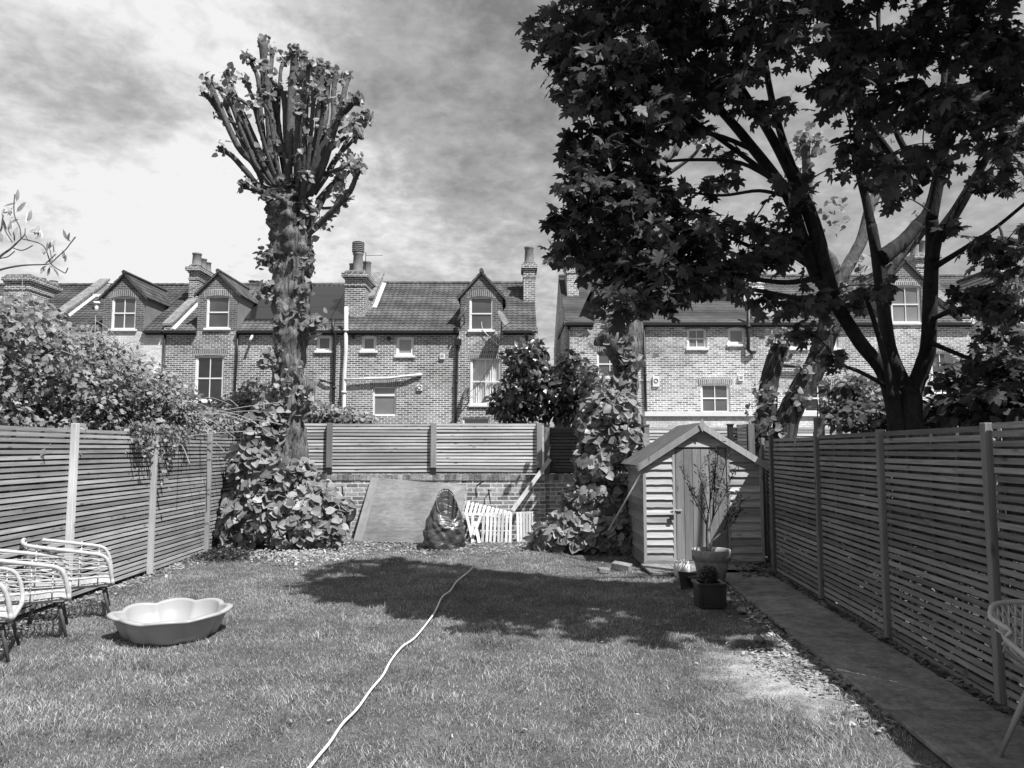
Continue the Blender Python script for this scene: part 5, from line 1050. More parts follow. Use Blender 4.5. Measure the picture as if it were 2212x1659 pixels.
def mound(name, label, blobs, n, size, parent_loc, stems=20, mat='leaf_lime', tm=T_HEART, twig='twig', cat='shrub', up=(.25, -.55, .75), thin=.5):
    """bushy mass: blobs are (u, v, ru, rv, y, depth) measured on the photograph and turned into metres"""
    t = thing(name, label, cat, parent_loc); P_ = []; O_ = []; tot = sum(b[2] * b[3] for b in blobs); m = MB()
    for (u, v, ru, rv, y, dd) in blobs:
        k = int(n * ru * rv / tot); sh, nn = shell_ball(k, thin); c = np.array(P(u, v, y)); rr = np.array([px_r(ru, y), dd, px_r(rv, y)]); lump = 1 + .13 * np.sin(nn[:, 0] * 5 + u) * np.sin(nn[:, 2] * 6 + v)
        p = c + sh * rr * lump[:, None]; ok = p[:, 2] > .03; P_.append(p[ok]); O_.append(nn[ok])
        for _ in range(max(2, int(stems * ru * rv / tot))):
            e = c + (shell_ball(1, .2)[0][0]) * rr; b = Vector((c[0] * .6 + e[0] * .4, y, max(0, c[2] - rr[2]))); m.tube(catmull([b, Vector(e).lerp(b, .5) + Vector((0, 0, .1)), Vector(e)], 4), [.012 - .0018 * i for i in range(5)], 5)
    leaves('foliage', np.concatenate(P_), size, tm, M[mat], t, up=up, spread=.8, droop=.5, out=np.concatenate(O_), jit=.6)
    m.build('stems', M[twig], t, True); return t
mound('lime_suckers', 'broad mound of heart-shaped sucker leaves round the foot of the left lime', [(560, 1110, 82, 72, 12.7, .65), (660, 1120, 88, 62, 12.6, .6), (610, 1060, 95, 72, 12.8, .55), (560, 1010, 58, 70, 12.75, .45), (570, 940, 44, 60, 12.75, .35), (690, 1105, 50, 56, 12.7, .5), (520, 1150, 45, 42, 12.5, .4), (590, 900, 30, 40, 12.8, .25), (708, 1155, 32, 30, 12.4, .3), (640, 1150, 70, 38, 12.3, .3)],
      8600, .105, (P(620, 1180, 12.6).x, 12.6, 0))
mound('lime_suckers', 'column of heart-shaped sucker leaves climbing the lime beside the shed', [(1290, 1150, 78, 52, 12.3, .5), (1225, 1150, 60, 42, 12.4, .45), (1345, 1160, 52, 48, 12.1, .4), (1290, 1080, 66, 48, 12.6, .5), (1300, 1010, 56, 52, 12.7, .45), (1310, 950, 60, 50, 12.8, .45), (1325, 890, 54, 48, 12.8, .4), (1345, 1050, 36, 46, 12.6, .35), (1350, 960, 44, 46, 12.6, .35), (1290, 900, 40, 40, 13.0, .35), (1180, 1170, 34, 26, 12.4, .3), (1360, 780, 20, 20, 12.9, .2), (1345, 820, 24, 24, 12.9, .2)],
      7400, .11, (P(1300, 1190, 12.5).x, 12.5, 0))

def lime_mid():
    t = thing('pollarded_lime', 'pollarded lime behind the leafy column, seen through the sycamore leaves', 'tree', (P(1340, 1170, 13.1).x, 13.1, 0)); m = MB()
    prof = [(1325, 1240, .34), (1335, 1080, .28), (1342, 960, .22), (1350, 880, .20), (1352, 820, .22), (1354, 760, .25), (1352, 715, .30), (1362, 660, .26), (1358, 600, .25), (1356, 520, .27), (1356, 460, .30), (1356, 420, .24)]
    pts = catmull([P(u, v, 13.1) for u, v, _ in prof], 4); rs = np.interp(np.linspace(0, len(prof) - 1, len(pts)), range(len(prof)), [q[2] for q in prof]); m.tube(pts, list(rs), 16, rough=.22)
    a = P(1325, 745, 12.95); m.tube([P(1350, 790, 13), a, P(1318, 712, 12.85), P(1316, 706, 12.84)], [.2, .19, .19, .02], 12, rough=.25); m.tube([P(1330, 760, 13), P(1300, 742, 12.9), P(1286, 738, 12.85)], [.1, .06, .07], 8, rough=.4); m.build('trunk', M['bark'], t, True)
    zz = lambda x, y: (1221 + x * .224, 177 + y * .224); s_ = 13 / 1600 * .224; ends = []
    for pix, r0, r1, dy in [([(460, 1260), (380, 1120), (300, 1020)], 26, 22, -.3), ([(480, 1250), (440, 1150), (420, 1080), (380, 640)], 30, 25, .3), ([(250, 1215), (340, 1230), (470, 1290)], 22, 22, -.1), ([(540, 1150), (545, 800), (550, 430), (548, 380)], 32, 28, -.2), ([(640, 1100), (650, 700), (655, 350)], 30, 27, .4),
                            ([(720, 1100), (765, 700), (765, 450)], 26, 22, .1), ([(700, 1180), (950, 780), (1050, 680), (1110, 400), (1110, 130)], 34, 26, .4), ([(1060, 700), (1150, 500), (1240, 330)], 26, 20, .2), ([(900, 950), (1200, 740), (1290, 640), (1370, 520)], 22, 15, -.5), ([(560, 1200), (430, 700), (300, 480)], 26, 20, .7), ([(560, 800), (480, 500), (470, 200)], 22, 18, .9), ([(700, 1100), (880, 700), (885, 610)], 22, 20, -.1)]:
        mm = MB(); c = limb(mm, [zz(*p) for p in pix], 13.1, 13.1 + dy, r0 * s_, r1 * s_ * .8, 8, .1, 1.3); mm.build('limb', M['barkpale'], t, True); ends.append(np.array(c[-1]) + rng.normal(size=(22, 3)) * .11)
    for u, v in ((1290, 735), (1335, 700), (1370, 770), (1390, 480), (1340, 600)): ends.append(np.array(P(u, v, 12.8)) + rng.normal(size=(22, 3)) * .14)
    leaves('sprouts', np.concatenate(ends), .11, T_HEART, M['leaf_lime'], t, spread=.8, droop=.3)
lime_mid()
def lime_right():
    t = thing('pollarded_lime', 'twin-stemmed pollarded lime behind the back corner, right of the shed', 'tree', (P(1680, 950, 13.9).x, 13.9, 0)); zz = lambda x, y: (1610.3 + x * .2667, 513.2 + y * .2667); s_ = 13.9 / 1600 * .2667; ends = []
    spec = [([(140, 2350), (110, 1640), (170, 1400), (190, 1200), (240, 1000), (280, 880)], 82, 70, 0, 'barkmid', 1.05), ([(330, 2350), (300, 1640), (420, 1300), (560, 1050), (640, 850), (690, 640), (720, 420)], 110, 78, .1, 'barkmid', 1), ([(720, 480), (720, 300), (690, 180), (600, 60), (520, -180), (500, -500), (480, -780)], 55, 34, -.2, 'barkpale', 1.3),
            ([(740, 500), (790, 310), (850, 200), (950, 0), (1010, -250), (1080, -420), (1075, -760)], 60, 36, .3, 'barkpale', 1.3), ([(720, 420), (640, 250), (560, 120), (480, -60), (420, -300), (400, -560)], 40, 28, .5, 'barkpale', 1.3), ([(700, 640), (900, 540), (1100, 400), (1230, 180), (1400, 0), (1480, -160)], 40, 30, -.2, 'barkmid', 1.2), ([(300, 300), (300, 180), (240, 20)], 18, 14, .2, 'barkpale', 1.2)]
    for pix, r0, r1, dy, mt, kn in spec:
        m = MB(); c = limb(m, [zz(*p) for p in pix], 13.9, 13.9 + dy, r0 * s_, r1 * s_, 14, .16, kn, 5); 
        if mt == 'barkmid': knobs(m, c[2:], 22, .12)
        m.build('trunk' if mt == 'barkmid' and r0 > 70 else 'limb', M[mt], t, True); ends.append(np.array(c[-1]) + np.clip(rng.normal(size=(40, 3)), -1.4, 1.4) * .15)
    for u, v, k, sp in ((1690, 735, 70, .16), (1655, 850, 60, .16), (1640, 900, 60, .16), (1660, 935, 50, .14), (1745, 310, 90, .17), (1800, 470, 60, .2), (1850, 590, 60, .2), (1740, 800, 30, .12), (1730, 860, 40, .14), (1800, 690, 50, .16)): ends.append(np.array(P(u, v, 13.65)) + np.clip(rng.normal(size=(int(k * .8), 3)), -1.4, 1.4) * sp)
    leaves('sprouts', np.concatenate(ends), .095, T_HEART, M['leaf_lime'], t, spread=.8, droop=.3)
lime_right()

# ---- the sycamore
SHP = [tuple(G(u, v).xy) for u, v in [(640, 1270), (700, 1215), (850, 1203), (1000, 1222), (1100, 1238), (1250, 1250), (1400, 1262), (1500, 1262), (1580, 1280), (1640, 1360), (1640, 1430), (1560, 1450), (1480, 1428), (1380, 1442), (1300, 1442), (1200, 1402), (1000, 1385), (955, 1350), (1050, 1342), (950, 1325), (850, 1332), (740, 1312)]]
def inside(x, y, poly):
    c = False; n = len(poly)
    for i in range(n):
        (x1, y1), (x2, y2) = poly[i], poly[i - 1]
        if (y1 > y) != (y2 > y) and x < (x2 - x1) * (y - y1) / (y2 - y1) + x1: c = not c
    return c
def shadow_ok(p):
    sx = p.x - p.z * SUNV.x / SUNV.z; sy = p.y - p.z * SUNV.y / SUNV.z
    return inside(sx, sy, SHP) or (sx > 2.5 and sy < 9.3) or sx > 3.9
def sycamore():
    base = P(1966, 940, 7.9); t = thing('sycamore', 'large dark multi-stemmed sycamore with lobed leaves overhanging the right fence', 'tree', (base.x, 7.9, 0)); K2 = 7.9 / 1600 * .28; zz = lambda x, y: (1840.4 + x * .28, 486.6 + y * .28); skel = []
    def br(pix, y0, y1, r0, r1, name='limb', conv=None, n=9):
        m = MB(); c = limb(m, [conv(*p) if conv else p for p in pix], y0, y1, r0, r1, n, .06, 0, 5); m.build(name, M['barkdark'], t, True); skel.extend(c); return c
    br([(430, 2350), (440, 1900), (445, 1600), (440, 1350), (430, 1240)], 7.9, 7.9, 110 * K2, 88 * K2, 'trunk', zz, 16)
    br([(330, 1900), (340, 1600), (320, 1400), (240, 1130), (60, 900), (-100, 650), (-250, 420)], 7.9, 7.7, 68 * K2, 45 * K2, 'limb', zz, 12)
    br([(430, 1300), (300, 1000), (250, 700), (200, 300), (150, 0)], 7.9, 8.2, 62 * K2, 40 * K2, 'limb', zz, 12); br([(1882, 487), (1870, 430), (1850, 330), (1862, 200), (1850, 60), (1860, -160)], 8.2, 8.3, .054, .025)
    br([(460, 1300), (560, 1050), (590, 900), (605, 500), (620, 150), (615, -40)], 7.9, 7.6, 66 * K2, 46 * K2, 'limb', zz, 12); br([(2012, 475), (2030, 380), (2050, 250), (2058, 60), (2050, -200)], 7.6, 7.4, .062, .03)
    br([(220, 260), (300, 200), (400, 120), (500, 0)], 8.1, 8.3, .10, .07, 'limb', zz); br([(1980, 487), (2010, 440), (2035, 300), (2040, 120)], 8.3, 8.3, .07, .03)
    br([(1770, 604), (1730, 510), (1700, 420), (1610, 300), (1545, 225), (1480, 150), (1400, 30)], 7.7, 6.7, .085, .022); br([(1800, 640), (1749, 471), (1680, 320), (1600, 190), (1520, 60), (1480, -60)], 7.6, 6.9, .075, .02)
    br([(1786, 583), (1762, 480), (1700, 330), (1660, 180), (1640, 0), (1640, -160)], 7.7, 7.3, .06, .02); br([(1690, 405), (1610, 340), (1500, 260), (1430, 190)], 7.3, 6.6, .035, .012); br([(1640, 330), (1540, 290), (1440, 290), (1330, 300)], 7.1, 6.4, .028, .010)
    br([(1690, 400), (1600, 352), (1500, 345), (1380, 350), (1280, 330)], 7.2, 6.3, .024, .009); br([(1812, 669), (1760, 650), (1700, 640), (1610, 625), (1520, 640), (1400, 620)], 7.6, 6.4, .036, .010); br([(1770, 600), (1700, 610), (1620, 600), (1560, 575), (1460, 590), (1330, 580)], 7.6, 6.3, .032, .009)
    br([(1770, 590), (1690, 540), (1640, 540), (1540, 500), (1400, 480), (1280, 490)], 7.6, 6.3, .032, .009); br([(1700, 425), (1640, 412), (1560, 422), (1470, 415), (1380, 420)], 7.3, 6.5, .022, .008); br([(1600, 290), (1500, 190), (1400, 130), (1270, 110)], 7.0, 6.2, .024, .008); br([(1540, 220), (1440, 80), (1340, 20), (1220, 30)], 6.9, 6.2, .022, .008); br([(1520, 60), (1400, -40), (1260, -80)], 6.9, 6.5, .022, .008)
    br([(2020, 576), (2078, 540), (2157, 487), (2260, 400)], 7.6, 6.8, .035, .012); br([(2014, 688), (2064, 669), (2120, 662), (2204, 666), (2290, 640)], 7.7, 6.9, .032, .012); br([(2008, 739), (2120, 783), (2230, 800)], 7.7, 7.0, .028, .012); br([(2016, 560), (2029, 504), (2066, 448), (2122, 355), (2165, 300), (2200, 120)], 7.6, 7.3, .06, .02)
    br([(2030, 520), (2080, 440), (2140, 330), (2190, 260), (2260, 160)], 7.6, 7.0, .045, .015); br([(1986, 420), (1900, 300), (1820, 190), (1770, 60)], 7.6, 7.2, .05, .018); br([(2000, 400), (1930, 270), (1900, 120), (1900, -60)], 7.5, 7.6, .04, .015); br([(1960, 860), (1850, 800), (1790, 790)], 7.9, 7.3, .03, .012); br([(1925, 860), (1915, 790), (1890, 700), (1870, 640)], 7.7, 7.5, .04, .02)
    # leaf shoots: crown volumes measured on the photograph (u, v, radius u, radius v, depth, half depth, shoots)
    B = [(1180, 75, 40, 38, 6.3, .3, 6), (1225, 190, 30, 30, 6.3, .3, 5), (1205, 130, 26, 24, 6.3, .3, 3), (1215, 480, 28, 26, 6.3, .3, 4), (1232, 545, 28, 24, 6.3, .3, 4), (1235, 330, 26, 24, 6.3, .3, 3), (1260, 60, 85, 60, 6.3, .45, 15), (1350, 40, 100, 80, 6.5, .5, 24), (1470, 40, 100, 80, 6.7, .6, 24), (1300, 150, 80, 70, 6.3, .5, 17), (1400, 150, 90, 80, 6.5, .5, 22), (1500, 170, 70, 80, 6.7, .5, 16), (1300, 240, 65, 55, 6.3, .4, 13), (1390, 250, 90, 60, 6.5, .5, 20), (1470, 270, 50, 40, 6.7, .4, 7), (1290, 310, 60, 45, 6.3, .4, 11), (1370, 310, 60, 30, 6.5, .4, 8),
         (1290, 390, 62, 50, 6.3, .4, 13), (1370, 400, 60, 55, 6.5, .4, 12), (1440, 430, 55, 40, 6.6, .4, 9), (1280, 480, 62, 50, 6.3, .4, 14), (1370, 490, 80, 50, 6.4, .5, 18), (1470, 500, 80, 45, 6.6, .5, 17), (1580, 500, 70, 42, 6.9, .4, 13), (1300, 560, 60, 45, 6.2, .4, 12), (1400, 580, 90, 50, 6.4, .5, 20), (1510, 580, 90, 48, 6.6, .5, 20), (1610, 560, 70, 48, 6.9, .4, 13), (1360, 645, 80, 32, 6.2, .4, 12), (1450, 650, 50, 25, 6.4, .3, 6), (1560, 630, 60, 28, 6.7, .3, 7), (1590, 345, 38, 22, 6.8, .3, 2), (1540, 385, 35, 28, 6.7, .3, 3),
         (1600, 60, 80, 80, 7.0, .6, 20), (1600, 170, 70, 60, 7.0, .5, 13), (1650, 240, 50, 40, 7.2, .4, 6), (1690, 60, 70, 70, 7.2, .6, 15), (1780, 70, 80, 80, 7.3, .6, 20), (1790, 180, 60, 60, 7.3, .5, 11), (1880, 80, 90, 90, 7.4, .7, 24), (1880, 210, 80, 80, 7.5, .6, 18), (1870, 330, 80, 60, 7.6, .5, 14), (1980, 90, 90, 90, 7.4, .7, 24), (1990, 230, 90, 80, 7.4, .6, 21), (1980, 340, 70, 50, 7.5, .5, 11), (2080, 90, 90, 90, 7.2, .7, 25), (2090, 230, 80, 80, 7.2, .6, 20), (2180, 100, 80, 100, 7.0, .7, 25), (2180, 250, 70, 90, 6.9, .6, 20), (2170, 370, 60, 50, 6.8, .5, 11), (1960, 405, 60, 35, 7.6, .4, 7),
         (1700, 500, 50, 35, 7.3, .4, 5), (1690, 560, 50, 40, 7.4, .4, 6), (1740, 660, 70, 45, 7.4, .4, 12), (1680, 640, 40, 40, 7.2, .3, 5), (1840, 650, 40, 40, 7.6, .3, 4), (1780, 730, 50, 30, 7.4, .3, 5), (1740, 520, 40, 40, 7.5, .3, 4), (1930, 620, 34, 45, 8.0, .3, 5), (1760, 420, 60, 40, 7.5, .4, 5), (1700, 380, 35, 30, 7.4, .3, 2),
         (2110, 560, 70, 50, 7.0, .5, 13), (2190, 520, 50, 60, 6.8, .5, 10), (2100, 650, 70, 45, 7.1, .4, 11), (2180, 640, 50, 60, 6.9, .4, 9), (2120, 740, 60, 50, 7.2, .4, 9), (2190, 760, 50, 60, 7.0, .4, 9), (2060, 500, 40, 30, 7.3, .3, 3), (1800, 790, 45, 30, 7.4, .3, 4), (2160, 840, 60, 50, 7.2, .4, 9)]
    # the crown goes on above the frame
    B += [(1400, -80, 150, 80, 6.7, .7, 20), (1650, -90, 150, 90, 7.0, .8, 24), (1900, -90, 150, 90, 7.2, .8, 24), (2130, -80, 130, 90, 7.0, .8, 20), (1500, -240, 170, 90, 7.2, .9, 20), (1780, -260, 170, 100, 7.3, .9, 22), (2050, -250, 150, 100, 7.2, .9, 18), (1650, -440, 190, 110, 7.3, .9, 18), (1950, -440, 170, 110, 7.3, .9, 16)]
    sk = np.array([list(p) for p in skel]); tw = MB(); L_, CC = [], []
    Wb = [(3.2, 4.9, 5.9, .9, .7, .7, 34), (4.3, 5.0, 5.6, .8, .7, .7, 32), (4.0, 5.6, 6.8, 1.1, .8, .8, 36), (2.6, 5.6, 6.8, 1.1, .8, .7, 34), (4.9, 5.4, 4.9, .6, .6, .6, 18), (2.0, 6.4, 7.6, 1.2, 1.0, .8, 30), (3.4, 4.3, 5.4, 1.2, .5, .5, 26), (4.7, 4.6, 4.9, .7, .7, .5, 34), (5.0, 5.3, 4.9, .6, .6, .6, 30), (4.5, 4.0, 4.6, .6, .5, .4, 24), (1.2, 6.2, 7.0, 1.0, .9, .6, 40), (.9, 5.7, 6.6, .8, .6, .5, 26), (1.8, 7.2, 7.8, 1.0, .8, .6, 30)]     # world-space volumes above the frame
    for b_ in B + Wb:
        u, v, ru, rv, y, dd, k = b_
        wb = b_ in Wb
        if not wb: dd *= 1.4
        for p in in_ball(max(1, int(round(k * (1.0 if wb or v < -20 else .74 if u < 1560 else .45 if v > 240 else .56))))):
            if wb:
                c = np.array((u + p[0] * rv, v + p[1] * y, ru + p[2] * dd))
                if not shadow_ok(Vector(c)): continue
            else:      # depth within the crown chosen so that the crown's shadow lies where the photograph shows it
                uu, vv = u + p[0] * ru, v + p[2] * rv; c = None
                for q_ in range(18):
                    yy = y + p[1] * dd if q_ == 0 else random.uniform(5.5 if vv < 500 else 6.0, 8.4); w_ = P(uu, vv, yy)
                    if shadow_ok(w_): c = np.array(w_); break
                if c is None:
                    if vv < -20: continue
                    c = np.array(P(uu, vv, y + p[1] * dd))
            CC.append(c)
    CC = np.array(CC); dd0 = np.array([np.linalg.norm(sk - c, axis=1).min() for c in CC]); nodes = sk.copy()
    for c in CC[np.argsort(dd0)]:         # each shoot grows from the nearest wood: a limb or an earlier shoot
        d = np.linalg.norm(nodes - c, axis=1) + .6 * np.maximum(0, nodes[:, 2] - c[2]); s = Vector(nodes[d.argmin()]); e = Vector(c); mid = s.lerp(e, .5) + Vector((random.uniform(-.05, .05), 0, .06)); L1 = (e - s).length; r_ = min(.02, .005 + .008 * L1)
        tw.tube(catmull([s, mid, e], 3), [r_, .003], 5); nodes = np.vstack([nodes, [list(mid)], [list(e)]]); dirv = (e - s).normalized() if L1 > .05 else Vector((-1, 0, 0))
        for q in range(random.randint(13, 18)):       # leaves hang on stalks round the shoot
            f = random.random() ** .6; b = mid.lerp(e, f) if q > 1 else e; o = Vector((random.gauss(0, 1), random.gauss(0, 1), random.gauss(-.1, .5))).normalized() * random.uniform(.05, .17) + dirv * .03; lp = b + o
            tw.tube([b, lp], .0018, 3); L_.append(list(lp))
    tw.build('twigs', M['twigd'], t)
    leaves('foliage', L_, .118, T_MAPLE, M['leaf_syc'], t, up=(0, -.15, .75), spread=.55, droop=.75, jit=.3)
    print('syc leaves', len(L_))
sycamore()

# ---- hedges and shrubs beyond the fences
def hedge():
    t = thing('bramble_hedge', 'tall sunlit tangle of bramble and vine spilling over the left fence', 'hedge', (-6.0, 9.5, 0)); P_, O_ = [], []; tops = []
    sil = [(0, 650), (60, 640), (120, 690), (200, 700), (240, 735), (300, 765), (350, 800), (400, 835), (440, 870), (480, 885), (520, 905)]
    for i in range(150):
        u = random.uniform(-160, 530); vt = np.interp(u, [s[0] for s in sil], [s[1] for s in sil]); x = random.uniform(-6.3, -5.15); y = x * 1600 / (u - 1106)
        if y > 14: y = random.uniform(12.5, 14.5); x = (u - 1106) * y / 1600
        zt = P(u, vt, y).z; zc = random.uniform(1.5, max(1.6, zt - .25)); r = random.uniform(.28, .5); r = min(r, abs(zt - zc) + .22); n_ = int(300 * (r / .4) ** 2)
        sh, nn = shell_ball(n_, .6); p = np.array([x, y, zc]) + sh * np.array([r, r * 1.2, r * .9]); ok = (p[:, 0] < np.array([XL(q) for q in p[:, 1]]) - .02) | (p[:, 2] > 1.98); P_.append(p[ok]); O_.append(nn[ok])
    p = np.concatenate(P_); leaves('foliage', p, .068, T_SMALL, M['leaf_bush'], t, up=(.3, -.4, .8), spread=.8, droop=.3, out=np.concatenate(O_), jit=.5)
    m = MB()
    for i in range(90):
        u = random.uniform(0, 520); vt = np.interp(u, [s[0] for s in sil], [s[1] for s in sil]); y = min(14, -5.4 * 1600 / (u - 1106)); a = P(u, vt + random.uniform(10, 120), y - .3); b = a + Vector((random.uniform(-.5, .5), random.uniform(-.3, .3), random.uniform(-.2, .5))); m.tube(catmull([a, a.lerp(b, .5) + Vector((0, 0, .08)), b], 3), .004, 4)
    m.build('stems', M['canes'], t); m = MB()
    for i in range(16):
        a = P(random.uniform(330, 480), random.uniform(870, 960), 12.3 - random.random() * 1.5); a.x = max(a.x, -5.2); b = a + Vector((random.uniform(.3, 1.0), random.uniform(-.6, .4), random.uniform(-.5, .15))); m.tube(catmull([a, a.lerp(b, .5) + Vector((0, 0, random.uniform(.0, .15))), b], 4), .006, 4)
    m.build('canes', M['canes'], t)
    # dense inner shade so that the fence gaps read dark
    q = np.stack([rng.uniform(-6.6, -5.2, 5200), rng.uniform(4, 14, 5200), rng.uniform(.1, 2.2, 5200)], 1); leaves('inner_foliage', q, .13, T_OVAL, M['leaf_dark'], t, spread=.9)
hedge()
v = thing('climbing_vine', 'vine trailing down over the top of the left fence at its thin post', 'climber', (XL(10) + .05, 10.1, 1.3)); q = []; m = MB()
for i in range(22):
    y = random.gauss(10.05, .42); L_ = max(.1, random.gauss(.3, .18) * math.exp(-((y - 10.1) / .55) ** 2) + .1); st = Vector((XL(y) - .05, y, 1.95)); pth = [st, Vector((XL(y) + .07, y, 1.92)), Vector((XL(y) + .09 + random.random() * .08, y + random.uniform(-.1, .1), 1.92 - L_))]; c = catmull(pth, 4); m.tube(c, .003, 4)
    for p in c[2:]: q += [[p.x + random.gauss(0, .03), p.y + random.gauss(0, .04), p.z + random.gauss(0, .03)] for _ in range(5)]
leaves('foliage', q, .05, T_SMALL, M['leaf_bush'], v, up=(1, -.2, .3), spread=.6); m.build('stems', M['twig'], v)
mound('laurel', 'dark glossy laurel bush filling the gap between the two terraces', [(1140, 800, 52, 62, 16.2, .8), (1180, 850, 70, 60, 16, .8), (1110, 870, 58, 48, 15.8, .7), (1235, 800, 34, 46, 16.2, .6), (1240, 860, 50, 60, 16, .7), (1150, 760, 24, 30, 16.3, .4)], 3600, .15, (P(1150, 900, 16).x, 16, 0), 40, 'leaf_laurel', T_OVAL, 'twigd', up=(.1, -.3, .5), thin=.9)
mound('far_shrub', 'small-leaved shrub between the laurel and the climbing suckers', [(1290, 850, 34, 46, 14.9, .5), (1270, 810, 22, 26, 15, .4)], 900, .10, (P(1285, 900, 14.9).x, 14.9, 0), 20, 'leaf_bush', T_OVAL, up=(.1, -.3, .5))
mound('far_shrub', 'low twiggy shrub behind the back fence, left of the lime trunk', [(500, 890, 60, 38, 15.2, .5), (560, 860, 44, 40, 15.3, .5), (590, 890, 40, 30, 15, .5)], 2600, .07, (P(540, 920, 15.2).x, 15.2, 0), 40, 'leaf_bush', T_SMALL)
mound('far_shrub', 'low shrub showing over the pale fence, right of the lime trunk', [(690, 892, 46, 26, 15.4, .5), (740, 900, 40, 22, 15.5, .5), (785, 908, 30, 14, 15.5, .4)], 1500, .075, (P(720, 920, 15.4).x, 15.4, 0), 20, 'leaf_bush', T_SMALL)
mound('understorey_shrub', 'dark broad-leaved shrub massed behind the right fence under the sycamore', [(1850, 900, 60, 36, 8.9, .4), (1930, 905, 60, 34, 8.6, .4), (2010, 890, 56, 44, 8.4, .4), (2090, 880, 60, 56, 8.0, .5), (2170, 880, 60, 60, 7.6, .5), (2060, 820, 44, 40, 8.3, .4), (1830, 840, 44, 32, 9.2, .4), (2220, 820, 50, 80, 7.4, .5), (2110, 800, 44, 30, 8, .4)], 2300, .115, (P(2000, 930, 8.4).x, 8.4, 0), 50, 'leaf_syc', T_OVAL, 'twigd', thin=.9)
mound('understorey_shrub', 'sunlit pale-leaved shrub at the far right edge above the fence', [(2170, 700, 50, 44, 9.5, .4), (2195, 780, 40, 40, 9.4, .4), (2120, 850, 50, 50, 9.8, .4), (2200, 620, 30, 40, 9.5, .3)], 800, .115, (P(2180, 930, 9.5).x, 9.5, 0), 14, 'leaf_lime', T_OVAL, 'twigd', thin=.9)
mound('far_shrub', 'bright sunlit shrub far behind the twin-stemmed lime', [(1870, 850, 56, 46, 20, .8), (1820, 880, 46, 36, 20, .7), (1910, 890, 50, 40, 20, .7)], 2600, .12, (P(1870, 930, 20).x, 20, 0), 24, 'leaf_far', T_SMALL)
t = thing('gap_dark_leaves', 'dark leaves added behind the right fence to darken its gaps', 'hedge', (4.0, 7, 0))  # leaf mass added behind the fence to stop sun and darken the gaps
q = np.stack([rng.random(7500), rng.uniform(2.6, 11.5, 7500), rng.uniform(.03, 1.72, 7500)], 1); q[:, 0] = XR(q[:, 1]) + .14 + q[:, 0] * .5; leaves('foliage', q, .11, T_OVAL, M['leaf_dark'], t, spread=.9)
m = MB()
for i in range(30): y = 2.7 + i * .29; m.tube([(XR(y) + .3, y, 0), (XR(y) + .35, y + .1, 1.6)], .008, 5)
m.build('stems', M['twigd'], t)
# metal frame and light fence beyond the back corner
t = thing('metal_bird_feeder', 'thin black metal stand seen behind the twin-stemmed lime', 'garden stand', (P(1775, 950, 15).x, 15, 0)); m = MB()
for u in (1766, 1772, 1781, 1790): m.tube([P(u, 960, 15), P(u, 860 + (u % 5) * 4, 15)], .012, 5)
m.tube([P(1760, 905, 15), P(1796, 905, 15)], .012, 5); m.tube([P(1760, 880, 15), P(1796, 880, 15)], .012, 5); m.build('stand', M['iron'], t)
pf = thing('slatted_fence', 'pale sunlit neighbouring fence glimpsed behind the right-hand trees', 'fence', (7.3, 14.3, 0)); fence_panel(pf, (6.36, 14.3), (8.2, 14.3), .6, 2.1, M['slat_x'], pitch=.0615, sl=.044); fence_panel(pf, (8.3, 14.3), (10.2, 14.3), .6, 2.1, M['slat_x'], pitch=.0615, sl=.044); post(pf, 8.25, 14.26, 0, 2.15, .1, M['post_l'])

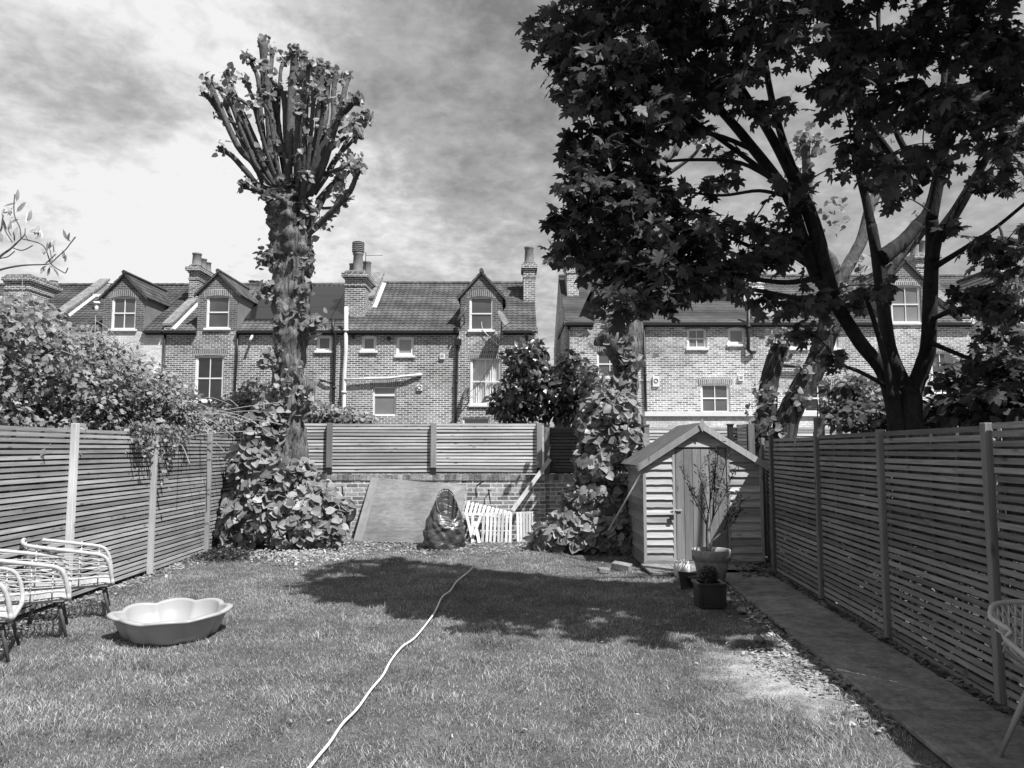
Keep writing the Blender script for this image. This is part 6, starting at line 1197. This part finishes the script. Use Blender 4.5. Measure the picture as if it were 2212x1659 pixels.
# ---- olive branch at the top left
def olive():
    t = thing('olive_tree', 'olive tree whose thin leafy branches enter the frame at the upper left', 'tree', (-3.1, 3.3, 0)); zz = lambda x, y: (x * .1333, 398.2 + y * .1333); m = MB(); y = 3.2; tips = []
    m.tube(catmull([(-3.1, 3.3, 0), (-3.05, 3.3, .9), (-3.12, 3.25, 1.7), (-2.95, 3.2, 2.3)], 5), [.035] * 10 + [.025] * 6, 8, rough=.1); m.build('trunk', M['bark2'], t, True); m = MB(); root = Vector((-2.95, 3.2, 2.3))
    paths = [[(-250, 1450), (0, 1170), (150, 1060), (270, 950), (340, 880), (400, 810), (405, 710)], [(340, 880), (320, 700), (265, 590), (230, 480), (225, 330), (240, 160)], [(340, 880), (560, 930), (680, 980), (745, 1060), (790, 1190), (815, 1270)], [(-250, 1500), (0, 1385), (350, 1315), (700, 1300), (820, 1285)], [(820, 1285), (950, 1160), (1060, 1060), (1130, 970), (1225, 850)],
             [(820, 1285), (900, 1350), (1000, 1410), (1060, 1435), (1100, 1350)], [(740, 1280), (850, 1180), (900, 1130)], [(0, 1200), (130, 1170), (240, 1080)], [(210, 1030), (360, 1070), (530, 990)], [(200, 940), (100, 780), (60, 690)], [(860, 1170), (870, 1050), (850, 960)], [(-200, 900), (0, 760), (40, 560), (70, 400)]]
    for pth in paths:
        yo = y + random.uniform(-.08, .08); c = catmull([P(*zz(*p), yo) for p in pth], 4); m.tube(c, [max(.0018, .006 - .0045 * i / len(c)) if pth[0][0] < 0 else .0025 for i in range(len(c))], 5)
        if pth[0][0] < 0: m.tube(catmull([root, root.lerp(c[0], .5) + Vector((0, 0, -.03)), c[0]], 4), .008, 6)
    m.build('branches', M['twig'], t)
    lf_ = [(240, 240, 90, 'u'), (200, 430, 100, 'u'), (280, 420, 100, 'u'), (420, 560, 120, 'u'), (340, 620, 80, 'r'), (490, 700, 80, 'u'), (100, 680, 110, 'u'), (160, 700, 110, 'u'), (30, 880, 120, 'u'), (30, 470, 130, 'u'), (60, 450, 120, 'u'), (670, 830, 80, 'u'), (770, 960, 90, 'u'), (800, 1040, 80, 'u'), (860, 960, 70, 'u'), (1110, 860, 120, 'u'), (1160, 880, 80, 'u'), (1080, 1170, 70, 'u'), (770, 1390, 110, 'd'), (840, 1400, 120, 'd'), (690, 1350, 80, 'l'), (720, 1060, 60, 'u'), (830, 1140, 60, 'u'), (170, 860, 100, 'u'), (210, 800, 90, 'u'), (540, 860, 110, 'u'), (560, 740, 70, 'u')]
    for dr, up_ in (('u', -1.4), ('d', 1.4), ('r', .3), ('l', .2)):
        q = [list(P(*zz(a, b + (60 if dr == 'u' else -60)), y + random.uniform(-.06, .06))) for a, b, s, d in lf_ if d == dr]
        if q: leaves('leaf_cluster', np.repeat(np.array(q), 2, 0) + rng.normal(0, .006, (2 * len(q), 3)), .05, T_LANCE, M['leaf_olive'], t, up=(.3, -1, .4), spread=.6, droop=up_)
olive()
